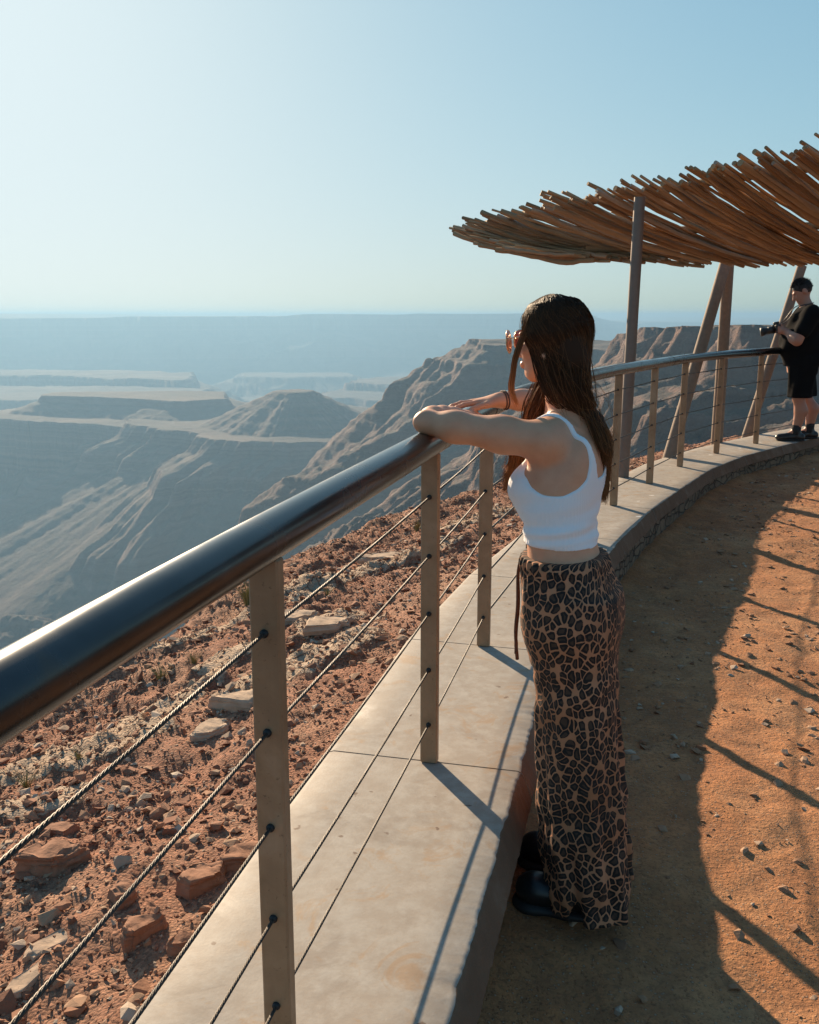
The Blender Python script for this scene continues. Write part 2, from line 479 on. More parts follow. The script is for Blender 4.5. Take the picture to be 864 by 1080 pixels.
def m_slope():
    t = NT('red_gravel_ground'); p = t.pos()
    n1 = t.noise(p, 1.5, 8, .68, .5); n2 = t.noise(p, 10, 9, .76); n3 = t.noise(p, 90, 5, .75)
    c = t.ramp(n1, [(.3, (.29,.105,.052)), (.48, (.34,.15,.085)), (.66, (.39,.22,.135)), (.78, (.44,.33,.24))])
    c = t.mix(t.ramp(n2, [(.35, .7), (.62, 0)]), c, (.17,.078,.048))
    v = t.node('ShaderNodeTexVoronoi', ins={'Vector': p, 'Scale': 95.0}); 
    bw = t.node('ShaderNodeRGBToBW', ins={0: v.outputs['Color']})
    c = t.mix(.55, c, t.ramp(bw.outputs[0], [(.2, .25), (.5, .55), (.8, .85)]), 'OVERLAY')
    pale = t.node('ShaderNodeAttribute', attribute_name='pale').outputs['Fac']
    ck = t.node('ShaderNodeTexVoronoi', feature='DISTANCE_TO_EDGE', ins={'Vector': t.mix(.06, p, t.node('ShaderNodeTexNoise', ins={'Vector': p, 'Scale': 9, 'Detail': 4}).outputs['Color']), 'Scale': 7.5}).outputs['Distance']
    ck = t.ramp(ck, [(.0, 0), (.035, 1)])
    pc = t.ramp(n2, [(.3, (.31,.20,.135)), (.5, (.44,.32,.22)), (.7, (.54,.42,.31))])
    pc = t.mix(ck, (.20,.11,.07), pc)
    pm = t.ramp(t.math('ADD', pale, t.math('MULTIPLY', t.math('SUBTRACT', n2, .5), .9)), [(.42, 0), (.55, 1)])
    c = t.mix(pm, c, pc)
    h = t.math('SUBTRACT', t.math('ADD', t.math('MULTIPLY', n2, .7), t.math('MULTIPLY', n3, .4)), t.math('MULTIPLY', v.outputs['Distance'], .4))
    h = t.math('ADD', h, t.math('MULTIPLY', t.math('MULTIPLY', ck, pm), .8))
    return t.fin(c, .95, normal=t.bump(h, .9, .02))
M_DIRT, M_SLOPE = m_dirt(), m_slope()

def ground_z(x, y):
    z = -.062+.115*np.clip((y-5.5)/3.5, 0, 1) + .018*fbm(x*.7, y*.7, 3, 1) + .007*fbm(x*4, y*4, 3, 5)
    return z
def build_ground():
    st = .03
    xs = np.arange(-1.6, 8.2, st); ys = np.arange(-2.2, 12.6, st)
    X, Y = np.meshgrid(xs, ys)
    Z = ground_z(X, Y)+.0045*fbm(X*13, Y*13, 4, 8)+.003*gnoise(X*45, Y*45, 3)-.007*np.clip(gnoise(X*3.4, Y*3.4, 91)-.15, 0, 1)*2-.006*np.clip(gnoise(X*8, Y*8, 92)-.22, 0, 1)*3
    # heap of dust against the wall foot
    D = -signed_D(X, Y); Z += .03*np.exp(-((D-.26)/.10)**2)
    keep = D > .10
    nx = len(xs); ny = len(ys)
    idx = np.arange(nx*ny).reshape(ny, nx)
    F = np.stack([idx[:-1,:-1], idx[:-1,1:], idx[1:,1:], idx[1:,:-1]], -1).reshape(-1, 4)
    k = (keep[:-1,:-1] & keep[1:,1:] & keep[:-1,1:] & keep[1:,:-1]).reshape(-1)
    F = F[k]; used = np.unique(F); mp = np.full(nx*ny, -1); mp[used] = np.arange(len(used))
    V = np.stack([X, Y, Z], -1).reshape(-1, 3)[used]
    o = obj('ground', V, mp[F], M_DIRT); tag(o, kind='structure')
build_ground()

def unp(px, py, z):
    f = 1000.; X = (px-432)/f; Yc = -(py-540)/f; c, s = math.cos(PITCH), math.sin(PITCH)
    d = np.array([X, c+Yc*s, -s+Yc*c]); k = (z-CAMZ)/d[2]; return d[0]*k, d[1]*k
PATCH = [(165,748,.34,.15,.9,.035),(120,790,.30,.14,.4,.03),(325,703,.42,.19,1.0,.035),(345,662,.34,.15,.9,.03),(375,612,.60,.16,.8,.04),(215,668,.55,.20,.5,.04),
         (60,800,.26,.14,.3,.025),(440,588,.5,.16,.9,.03),(300,640,.30,.18,.3,.03),(240,700,.20,.10,.8,.02),(500,553,.6,.2,.9,.03),(30,860,.2,.1,.3,.02)]
# ---- rocky slope outside the wall
RIM = 2.35
def rim_at(s):  # s = y-ish coordinate along the wall
    return RIM+.22*gnoise(s*.45, s*0+.3, 11)*2+.16*gnoise(s*1.3, s*0+.7, 12)*2
def slope_z(D, s):
    """height from distance outside the post line and place along it"""
    r = rim_at(s)
    z = .115-.20*np.clip(D-.33, 0, None)
    over = np.clip(D-r, 0, None)
    z = z-.5*over-1.1*np.clip(over-.3, 0, None)
    return z
def rough_z(X, Y, D):
    w = np.clip((D-.3)/.5, 0, 1)
    a = .045*fbm(X*1.1, Y*1.1, 5, 31)+.030*fbm(X*3.3, Y*3.3, 4, 33, ridged=True)*.6
    # bedrock shelves: stepped noise
    b = fbm(X*.9+5, Y*.9, 4, 37); sh = np.floor(b*6)/6*.10*np.clip((D-1.1)/.8, 0, 1)
    c = .010*fbm(X*11, Y*11, 4, 39)+.006*fbm(X*30, Y*30, 3, 41)
    return (a+sh)*w+c*(.3+.7*w)
SLOPE = {}
def build_slope():
    dense = []
    for i in range(NP-1):
        L = np.linalg.norm(POSTS[i+1]-POSTS[i]); n = int(L/.022)
        for k in range(n): dense.append(POSTS[i]+(POSTS[i+1]-POSTS[i])*k/n)
    dense = np.array(dense)
    # smoothed normals avoid fans at the kinks
    T = np.gradient(dense, axis=0); ker = np.ones(61)/61
    T = np.stack([np.convolve(np.pad(T[:, j], 30, 'edge'), ker, 'valid') for j in (0, 1)], 1)
    T /= np.linalg.norm(T, axis=1)[:, None]; N = np.stack([-T[:, 1], T[:, 0]], 1)
    # extend beyond both ends
    Ds = np.concatenate([np.arange(.24, 3.2, .022), np.arange(3.2, 9, .1)])
    P = dense[:, None, :]+N[:, None, :]*Ds[None, :, None]
    X, Y = P[..., 0], P[..., 1]; D = np.broadcast_to(Ds, X.shape); S = np.broadcast_to(dense[:, 1][:, None]+.3*dense[:, 0][:, None], X.shape)
    Z = slope_z(D, S)+rough_z(X, Y, D)
    pale = np.zeros(X.shape)
    for (px, py, L, W, an, hh) in PATCH:
        z = -.3
        for _ in range(6):
            cx, cy = unp(px, py, z); z = .115-.20*max(0, float(signed_D(np.array([cx]), np.array([cy]))[0])-.33)
        dx, dy = X-cx, Y-cy; a, b = dx*math.cos(an)+dy*math.sin(an), -dx*math.sin(an)+dy*math.cos(an)
        q = np.hypot(a/L, b/W)*(1+.5*fbm(X*3.1+px, Y*3.1, 4, 200)); m_ = np.clip((1.15-q)/.35, 0, 1)
        pale = np.maximum(pale, m_*.9); Z = Z+hh*np.clip((1.1-q)/.12, 0, 1)*(.8+.5*np.floor(3*fbm(X*5, Y*5, 3, 203))/3)
    SLOPE.update(X=X, Y=Y, Z=Z, D=D, S=S)
    n, m = X.shape; idx = np.arange(n*m).reshape(n, m)
    F = np.stack([idx[:-1,:-1], idx[1:,:-1], idx[1:,1:], idx[:-1,1:]], -1).reshape(-1, 4)[:, ::-1]
    V = np.stack([X, Y, Z], -1).reshape(-1, 3)
    o = obj('rocky_slope', V, F[:, ::-1], M_SLOPE); tag(o, kind='structure')
    at = o.data.attributes.new('pale', 'FLOAT', 'POINT'); at.data.foreach_set('value', pale.ravel().astype(np.float32))
    SLOPE['V'] = V.reshape(n, m, 3)
build_slope()
def slope_at(x, y):
    V = SLOPE['V']; d = (V[..., 0]-x)**2+(V[..., 1]-y)**2; i = np.unravel_index(np.argmin(d), d.shape)
    return float(V[i][2])

# ---- stones
import bmesh
def rock_template(seed, n=14, flat=.5, angular=1.0):
    r = np.random.default_rng(seed)
    P = r.normal(size=(n, 3)); P /= np.linalg.norm(P, axis=1)[:, None]; P *= r.uniform(.75, 1.1, (n, 1)); P[:, 2] *= flat; P[:, 0] *= r.uniform(.7, 1.3)
    bm = bmesh.new()
    vs = [bm.verts.new(p) for p in P]
    res = bmesh.ops.convex_hull(bm, input=vs)
    bmesh.ops.delete(bm, geom=[g for g in bm.verts if not g.link_faces], context='VERTS')
    bmesh.ops.recalc_face_normals(bm, faces=bm.faces)
    bm.verts.index_update()
    V = np.array([v.co[:] for v in bm.verts]); F = [tuple(v.index for v in f.verts) for f in bm.faces]; bm.free()
    return V, np.array([f for f in F if len(f) == 3])
TPL = [rock_template(100+i, 12+i % 4, .35+.3*((i*37 % 10)/10)) for i in range(14)]
def scatter(name, P, size, mat, seed, tilt=.35, sink=.25):
    r = np.random.default_rng(seed); Vs = []; Fs = []; n0 = 0
    k = r.integers(0, len(TPL), len(P))
    cols = []
    for t in range(len(TPL)):
        s = np.where(k == t)[0]
        if not len(s): continue
        V, F = TPL[t]
        a = r.uniform(0, 2*math.pi, len(s)); tx = r.normal(0, tilt, len(s)); ty = r.normal(0, tilt, len(s))
        ca, sa = np.cos(a), np.sin(a)
        x = V[None, :, 0]*ca[:, None]-V[None, :, 1]*sa[:, None]; y = V[None, :, 0]*sa[:, None]+V[None, :, 1]*ca[:, None]; z = np.broadcast_to(V[None, :, 2], x.shape)
        z2 = z*np.cos(tx)[:, None]+y*np.sin(tx)[:, None]; y2 = y*np.cos(tx)[:, None]-z*np.sin(tx)[:, None]
        z3 = z2*np.cos(ty)[:, None]+x*np.sin(ty)[:, None]; x3 = x*np.cos(ty)[:, None]-z2*np.sin(ty)[:, None]
        sz = size[s][:, None]
        W = np.stack([x3*sz+P[s][:, 0:1], y2*sz+P[s][:, 1:2], z3*sz+P[s][:, 2:3]+sz*(.35-sink)], -1)
        nv = len(V)
        Vs.append(W.reshape(-1, 3)); Fs.append((F[None]+(np.arange(len(s))*nv)[:, None, None]).reshape(-1, 3)+n0)
        cc = r.uniform(0, 1, len(s)); cols.append(np.repeat(cc, nv)); n0 += nv*len(s)
    V = np.concatenate(Vs); F = np.concatenate(Fs)
    me = mesh_from(name, V, F, mat, False)
    at = me.attributes.new('tone', 'FLOAT', 'POINT'); at.data.foreach_set('value', np.concatenate(cols).astype(np.float32))
    o = bpy.data.objects.new(name, me); link(o); return o
def m_stone(name, stops):
    t = NT(name); a = t.node('ShaderNodeAttribute', attribute_name='tone').outputs['Fac']
    p = t.pos(); n = t.noise(p, 45, 5, .65)
    c = t.ramp(a, stops); c = t.mix(t.math('MULTIPLY', n, .45), c, (.12,.065,.04))
    return t.fin(c, .92, normal=t.bump(n, .5, .006))
M_GRAV = m_stone('gravel_red', [(0, (.20,.08,.042)), (.35, (.32,.135,.075)), (.6, (.41,.20,.11)), (.8, (.45,.29,.18)), (1, (.54,.44,.34))])
M_PEB = m_stone('pebble_brown', [(0, (.24,.11,.055)), (.45, (.38,.20,.105)), (.8, (.42,.27,.17)), (1, (.52,.41,.31))])
def strewn():
    r = np.random.default_rng(77); V = SLOPE['V']; n, m, _ = V.shape
    N = 190000
    i = (r.uniform(0, 1, N)**1.25*(n-100)).astype(int)+60; j = r.integers(0, 150, N)
    P = V[i, j]+np.stack([r.uniform(-.011, .011, N), r.uniform(-.011, .011, N), np.zeros(N)], 1)
    dens = .72+.8*gnoise(P[:, 0]*1.5, P[:, 1]*1.5, 50)+.5*gnoise(P[:, 0]*5, P[:, 1]*5, 51)
    vis = (P[:, 1] > .3) & (r.uniform(0, 1, N) < np.clip(dens, .12, 1))
    P = P[vis]
    sz = .0036+.0046*r.pareto(2.3, len(P)); sz = np.clip(sz*.92, .003, .032)
    o = scatter('gravel', P, sz, M_GRAV, 5); tag(o, 'loose red brown stones strewn over the slope outside the wall', 'gravel', kind='stuff')
    N = 150000
    x = r.uniform(-.2, 7, N); y = r.uniform(.8, 12, N); D = -signed_D(x, y)
    k = (D > .34) & (r.uniform(0, 1, N) < np.clip(.14+.16*(x > .75)+.6*gnoise(x*.9, y*.9, 60)+.5*gnoise(x*3, y*3, 61), .03, 1))
    x = x[k]; y = y[k]; P = np.stack([x, y, ground_z(x, y)], 1)
    sz = np.clip(.0018+.0026*r.pareto(1.6, len(P)), .002, .024)
    o = scatter('pebbles', P, sz, M_PEB, 6, .22, .30); tag(o, 'small pale pebbles scattered on the packed dirt of the path', 'pebbles', kind='stuff')
strewn()

M_ROCKR = m_simple('red_rock', (.31,.15,.088), .95, 0, 1.0, 34, .5)
M_ROCKP = m_simple('pale_rock', (.44,.32,.225), .95, 0, 1.0, 30, .4)
def big_rock(name, px, py, L, W, H, ang, mat, label, cat, seed, group=None, tilt=(0, 0)):
    z = -.2
    for _ in range(6):
        x, y = unp(px, py, z); z = slope_at(x, y)
    r = np.random.default_rng(seed); bm = bmesh.new()
    # layered slab: polygon outline, extruded, broken edges
    n = 11; a = np.sort(r.uniform(0, 2*math.pi, n)); rad = r.uniform(.72, 1.05, n)
    lay = [(-.6, 1.0), (-.1, 1.04), (.25, 1.0), (.30, .93), (.46, .90), (.5, .84)]
    P = []
    for (h, k) in lay:
        jx = r.normal(0, .02, (n, 2)) if h > .2 else np.zeros((n, 2))
        for i in range(n): P.append(((math.cos(a[i])*rad[i]*k+jx[i, 0])*L/2, (math.sin(a[i])*rad[i]*k+jx[i, 1])*W/2, h*H+r.normal(0, .03*H)))
    P = np.array(P); ca, sa = math.cos(ang), math.sin(ang)
    V = np.stack([P[:, 0]*ca-P[:, 1]*sa, P[:, 0]*sa+P[:, 1]*ca, P[:, 2]+P[:, 0]*tilt[0]+P[:, 1]*tilt[1]], 1)
    vs = [bm.verts.new(v) for v in V]
    for l in range(len(lay)-1):
        for i in range(n):
            j = (i+1) % n; bm.faces.new((vs[l*n+i], vs[l*n+j], vs[(l+1)*n+j], vs[(l+1)*n+i]))
    bm.faces.new(vs[-n:]); bm.faces.new(vs[:n][::-1])
    bmesh.ops.triangulate(bm, faces=[f for f in bm.faces if len(f.verts) > 4])
    bmesh.ops.subdivide_edges(bm, edges=bm.edges, cuts=4, use_grid_fill=True)
    for v in bm.verts:
        c = v.co; q = mnoise.fractal(Vector((c.x*18+seed, c.y*18, c.z*30)), .6, 2, 5); v.co += v.normal*q*.13*H+Vector((0, 0, .04*H*mnoise.noise(c*40)))
    bmesh.ops.recalc_face_normals(bm, faces=bm.faces)
    me = bpy.data.meshes.new(name); bm.to_mesh(me); bm.free(); me.materials.append(mat); shade_sharp(me, 32)
    o = bpy.data.objects.new(name, me); o.location = (x, y, z+H*.18); link(o); tag(o, label, cat, group); return o
BR = [
 (55, 915, .24, .13, .085, .3, M_ROCKR, 'thick red block of stone, the largest rock near the left edge of the photo', 1),
 (130, 948, .10, .08, .05, 1.1, M_ROCKR, 'stubby red rock just right of the thick red block', 2),
 (60, 878, .18, .07, .03, .1, M_ROCKR, 'thin red stone lying just behind the thick red block', 3),
 (56, 995, .16, .07, .018, .9, M_ROCKP, 'pale flat slab tilted near the bottom left corner, below the second wire rope', 4),
 (30, 1035, .17, .06, .018, 1.2, M_ROCKP, 'long pale sliver of stone in the bottom left corner', 5),
 (150, 985, .13, .09, .05, .4, M_ROCKR, 'grey red rock crossed by the second wire rope from the bottom left', 6),
 (215, 930, .17, .11, .06, .7, M_ROCKR, 'orange layered rock between the two lowest wire ropes left of the nearest post', 7),
 (255, 745, .30, .17, .06, .2, M_ROCKP, 'broad pale flat stone with a shadow under its front edge, left of the nearest post', 8),
 (222, 772, .20, .15, .05, 1.2, M_ROCKP, 'rounded pale stone just below the broad flat pale one', 9),
 (340, 668, .36, .2, .05, .4, M_ROCKP, 'cracked pale rock behind the buff sheet, right of the nearest post', 13),
 (405, 590, .42, .2, .05, .2, M_ROCKP, 'small pale ledge on the cliff edge beside the second post', 15),
 (310, 655, .34, .18, .06, .5, M_ROCKP, 'grey pitted rock on the cliff edge just right of the nearest post top', 17),
 (195, 1000, .09, .06, .04, 0, M_ROCKR, 'small orange stone beside the wall, left of the nearest post base', 18),
 (260, 905, .20, .10, .05, .6, M_ROCKR, 'orange slab fragment against the wall left of the nearest post', 19),
]
for i, (px, py, L, W, H, a, m, lab, sd) in enumerate(BR):
    big_rock('rock' if H > .055 or m is M_ROCKR else 'flat_rock', px, py, L, W, H, a, m, lab, 'rock', sd, 'larger rocks on the slope')

# ---- dry tufts of grass and small herbs at the edge
M_TUFT = m_simple('dry_grass', (.22,.20,.08), .85, 0, 0, 30, .4)
def tuft(px, py, h, label, seed, n=46):
    h *= 1.45; n = int(n*1.5)
    z = -.3
    for _ in range(6):
        x, y = unp(px, py, z); z = slope_at(x, y)
    r = np.random.default_rng(seed); V = []; F = []
    for k in range(n):
        a = r.uniform(0, 6.28); l = h*r.uniform(.5, 1.1); out = r.uniform(.15, .8)*l; b = r.uniform(0, .25)*h
        p0 = np.array([x+math.cos(a)*b*.4, y+math.sin(a)*b*.4, z-.01]); d = np.array([math.cos(a), math.sin(a), 0])
        w = np.array([-d[1], d[0], 0])*h*.018
        for t in range(4):
            q = p0+d*out*(t/3)**1.6+np.array([0, 0, l*(t/3)*(1-.2*t/3)]); ww = w*(1-t/3.3); V += [q-ww, q+ww]
        o = len(V)-8
        for t in range(3): F.append((o+2*t, o+2*t+1, o+2*t+3, o+2*t+2))
    o = obj('grass_tuft', V, F, M_TUFT, None, False, (x, y, z)); tag(o, label, 'plant', 'dry grass tufts on the slope')
tuft(262, 637, .16, 'wispy tuft on the skyline of the cliff edge left of the nearest post', 1)
tuft(170, 718, .10, 'small green tuft beside the cream shelf, nearest below the handrail', 2, 30)
tuft(28, 832, .08, 'tiny tuft at the left edge between handrail and first wire rope', 3, 26)
tuft(205, 700, .08, 'low tuft between the cliff edge and the broad flat pale stone', 4, 26)
tuft(84, 800, .06, 'thin tuft above the first wire rope at left', 5, 22)
tuft(440, 560, .10, 'wispy tuft on the cliff edge just left of the second post', 6, 30)
tuft(345, 628, .07, 'yellowish tuft between the nearest post and the white ledge', 7, 24)
# ------------------------------------------------------------------ canyon land
def poly_sd(x, y, P, arc=False):
    P = np.asarray(P, float); d2 = np.full(x.shape, 1e18); ins = np.zeros(x.shape, bool); n = len(P); S = np.zeros(x.shape); WS = np.zeros(x.shape)+1e-30; s0 = 0.
    for i in range(n):
        a = P[i]; b = P[(i+1) % n]; e = b-a
        t = np.clip(((x-a[0])*e[0]+(y-a[1])*e[1])/(e@e), 0, 1)
        q = (x-a[0]-t*e[0])**2+(y-a[1]-t*e[1])**2; m = q < d2; d2 = np.where(m, q, d2)
        if arc:
            L = math.sqrt(e@e); off = ((x-a[0])*e[0]+(y-a[1])*e[1])/L-t*L     # keeps running round the corners
            wq = (1e4/(q+60.))**3.2; S = S+wq*(s0+t*L+.75*np.clip(off, -150, 150)); WS = WS+wq; s0 += L
        c = ((a[1] <= y) & (b[1] > y)) | ((b[1] <= y) & (a[1] > y))
        xi = a[0]+(y-a[1])/(b[1]-a[1] if b[1] != a[1] else 1e-9)*e[0]
        ins ^= c & (x < xi)
    d = np.sqrt(d2)
    if arc: return np.where(ins, -d, d), S/WS
    return np.where(ins, -d, d)   # negative inside
def prof(d, pts):
    return np.interp(d, [p[0] for p in pts], [p[1] for p in pts])
def px_at(px, py, z):  # plan point seen at a pixel for a known height
    x, y = unp(px, py, z); return (x, y)
FLOOR = -490.
RIMP = [(-3.4,-6),(-3.1,1),(-2.9,2.2),(-2.15,4.4),(-1.45,6.3),(-.95,7.3),(-.25,8.7),(1.05,10.2),(2.2,11.5),(3.7,12.9),(6,14.6),(9,15.6),(16,18),(34,34),(75,80),(150,160),(250,250),(262,300),(215,345),(228,420),(185,470),(200,560),(180,640),(245,700),(330,760),(430,850),
        (470,950),(400,1010),(300,1080),(205,1150),(140,1200),(104,1245),(112,1300),(300,1500),(900,2300),(2500,4200),(9000,7000),(9000,-8000),(-1500,-8000),(-400,-900),(-90,-200),(-25,-60)]
def gully(S, d, period, amp, seed):
    """spurs and gullies that run straight down the slope and widen as they go"""
    d = np.clip(d, 0, None); u = S/period+.35*gnoise(S/period*.5, d/260, seed+1)
    big = fbm(u, d/1500, 3, seed, gain=.45, ridged=True)
    fine = fbm(u*4.3+3, d/500, 3, seed+2, gain=.5, ridged=True)
    return amp*big*np.clip(d/260+.12, 0, 1.25)+amp*.22*fine*np.clip(d/120+.15, 0, 1)
def land(x, y):
    r = np.hypot(x, y)
    w = np.clip((r-14)/120, 0, 1)
    W = np.clip((r-250)/500, 0, 1)
    # gullies bend the outlines
    g1 = fbm(x/260, y/260, 5, 70, ridged=True)*W; g2 = fbm(x/70, y/70, 4, 74, ridged=True)*w
    wx = x+(fbm(x/420, y/420, 4, 76)*55*W); wy = y+(fbm(x/420+9, y/420, 4, 78)*55*W)
    # A: our own plateau and the right hand wall
    dA, sA = poly_sd(x+(wx-x)*.35*W, y+(wy-y)*.35*W, RIMP, True)
    amp = np.clip(dA/180, 0, 1)
    dAw = dA-(6*g2*np.clip(w+.0, 0, 1)*np.clip((dA+30)/60, 0, 1))-gully(sA, dA, 210, 62, 171)*np.clip((r-120)/250, 0, 1)*np.clip((r-dA-15)/80, 0, 1)
    zt = np.interp(y, [-100, 15, 300, 480, 640, 900, 1050, 1150, 1240, 1330, 2200], [-.2, -.25, -1.5, -4, -8, -22, -36, -36, -31, -55, -60])
    zt = zt+fbm(x/90, y/90, 4, 80)*3.5*w+1.5*fbm(x/18, y/18, 3, 81)*w*np.clip((700-y)/400, 0, 1)
    cliff = np.interp(y, [10, 60, 250, 500, 800, 1230], [3, 8, 26, 30, 14, 5])
    dd = np.clip(dAw, 0, None)
    h1 = -np.clip(dd*2.6, 0, cliff)                                   # upper cliff
    d2 = np.clip(dd-cliff/2.6, 0, None)
    h2 = -prof(d2, [(0, 0), (24, 15), (30, 27), (62, 50), (70, 70), (220, 192), (228, 220), (400, 352), (412, 392), (650, 470), (1400, 490)])
    A = zt+h1+h2
    # rocky relief on the slopes
    hA = A+np.clip(dd/25, 0, 1)*w*(fbm(x/55, y/55, 6, 84, ridged=True)*np.interp(y, [200, 600, 1000], [3.4, .9, .3])+fbm(x/12, y/12, 4, 85)*.8*np.clip((900-y)/500, .15, 1))*np.clip(1.5-dd/600, .5, 1.5)
    H = hA
    # B: the mesa in the middle with its stepped cap and cone hill
    MB_ = [px_at(50,427,-222), px_at(95,430,-225), px_at(135,440,-227), px_at(180,452,-228), px_at(220,465,-228), px_at(300,466,-228), px_at(370,467,-226), px_at(430,472,-224),
           px_at(470,466,-222), px_at(480,452,-220), px_at(440,436,-222), px_at(330,424,-225), px_at(240,423,-224), px_at(60,422,-222)]
    def terr(poly, ztop, pts, s1=72, s2=0, seed=90):
        d, S = poly_sd(x+(wx-x)*.6, y+(wy-y)*.6, poly, True); a = np.clip(d/160+.25, 0, 1)
        d = d-gully(S, d, 210, s1, seed)-s2*fbm(x/60, y/60, 3, seed+5, ridged=True)*np.clip(a, .3, 1)
        return ztop-prof(np.clip(d, 0, None), pts), d
    big = [(0,0),(12,26),(52,54),(66,88),(160,162),(174,192),(280,262),(480,275),(900,275)]
    B, dB = terr(MB_, -226, big)
    B = B+np.clip(dB/30, 0, 1)*fbm(x/60, y/60, 5, 96)*.6+fbm(x/160, y/160, 4, 97)*2.5
    cap = [px_at(44,417,-188), px_at(120,420,-190), px_at(200,424,-192), px_at(236,421,-192), px_at(240,413,-190), px_at(200,412.4,-190), px_at(60,413,-188)]
    C, dC = terr(cap, -190, [(0,0),(8,14),(55,36),(60,40),(300,60)], 10, 6, 100)
    B = np.maximum(B, np.where(dC < 120, C, -999))
    cx, cy = px_at(312, 448, -226); rc_ = x; rc = np.hypot(x-cx, (y-cy))*(1+.10*fbm(np.arctan2(y-cy, x-cx)*1.5, r*0+3, 3, 110))+4*fbm(np.arctan2(y-cy, x-cx)*7, rc_*0+1, 3, 111, ridged=True)
    cone = np.clip(-228+74-(np.clip(rc-42, 0, None)*.47), -600, -150)+fbm(x/25, y/25, 3, 112)*1.2
    B = np.maximum(B, cone)
    H = np.maximum(H, B)
    # C: bluish mesas behind, left and right
    for (poly, zt_, pts, sd) in (
        ([px_at(-260,394,-262), px_at(60,396,-262), px_at(120,399,-262), px_at(192,401,-262), px_at(196,393,-262), px_at(120,390.5,-262), px_at(-260,389,-262)], -262, [(0,0),(15,40),(250,150),(270,180),(700,225)], 120),
        ([px_at(-300,419,-250), px_at(0,420,-285), px_at(150,418,-285), px_at(213,416,-285), px_at(212,409,-285), px_at(100,406,-285), px_at(-300,405,-285)], -290, [(0,0),(15,30),(220,120),(240,150),(600,200)], 124),
        ([px_at(372,404,-275), px_at(420,406,-275), px_at(520,404,-275), px_at(640,402,-275), px_at(640,397,-275), px_at(430,397,-275), px_at(380,399,-275)], -275, [(0,0),(15,35),(230,130),(250,160),(600,215)], 128),
        ([px_at(338,419,-300), px_at(400,422,-300), px_at(470,419,-300), px_at(600,412,-300), px_at(600,407,-300), px_at(440,408,-300), px_at(352,413,-300)], -300, [(0,0),(15,25),(200,110),(220,135),(500,190)], 132),
        ([px_at(255,397,-330), px_at(300,398,-330), px_at(365,397,-330), px_at(365,393,-330), px_at(260,393,-330)], -330, [(0,0),(15,20),(250,110),(600,160)], 136)):
        T, dT = terr(poly, zt_, pts, 60, 15, sd); H = np.maximum(H, T+fbm(x/150, y/150, 3, sd+3)*4)
    # D: the far side, a low terrace and the high plateau beyond
    far = [(-30000, 7800), (-9000, 7400), (-3200, 6700), (-1400, 7000), (-300, 7300), (700, 7100), (1500, 8000), (2300, 9200), (4600, 9400), (9000, 9000), (30000, 8500), (90000, 90000), (-90000, 90000)]
    dF = poly_sd(x, y, far)-150*fbm(x/700, y/1100, 5, 140, ridged=True)
    ztf = -4+14*np.clip(fbm(x/2600, y*0+1, 2, 141), -1, 1)-55*np.clip((x-1500)/400, 0, 1)
    # stepped skyline: low swells with abrupt ends
    ztf = ztf+13*np.tanh(np.sin(x/760+1.2)*6)+6*np.tanh(np.sin(x/330)*5)
    Ff = ztf-prof(np.clip(dF, 0, None), [(0, 0), (60, 110), (420, 250), (460, 290), (900, 385), (1100, 405), (2600, 425), (2680, 462), (3300, 480)])
    H = np.maximum(H, np.where(y > 4500, Ff, -9999))
    # E: dark hills on the canyon floor at the bottom left
    for (pts, zt_, wd, sd) in (([(-560, 1560), (-430, 1500), (-330, 1440), (-200, 1450), (-60, 1330)], -412, .62, 150), ([(-760, 1380), (-600, 1330), (-520, 1310), (-430, 1330)], -440, .55, 154)):
        dl = np.full(x.shape, 1e9)
        for a, b in zip(pts[:-1], pts[1:]):
            a = np.array(a, float); b = np.array(b, float); e = b-a
            t = np.clip(((x-a[0])*e[0]+(y-a[1])*e[1])/(e@e), 0, 1); dl = np.minimum(dl, np.hypot(x-a[0]-t*e[0], y-a[1]-t*e[1]))
        H = np.maximum(H, zt_-wd*dl+14*fbm(x/90, y/90, 5, sd, ridged=True)-6)
    fl = FLOOR+10*fbm(x/300, y/300, 5, 160)+4*fbm(x/60, y/60, 3, 161)
    H = np.maximum(H, fl)
    # strata: small steps wherever the land is steep
    st = 13.0; q = (H+3*fbm(x/500, y/500, 2, 170))/st; fr = q-np.floor(q); s = (np.floor(q)+np.clip((fr-.25)/.5, 0, 1))*st-(q*st-H)
    H = H+(s-H)*np.interp(H, [-420, -230, -120, 0], [.05, .22, .24, .4])*np.clip((-H-4)/20, 0, 1)
    return H
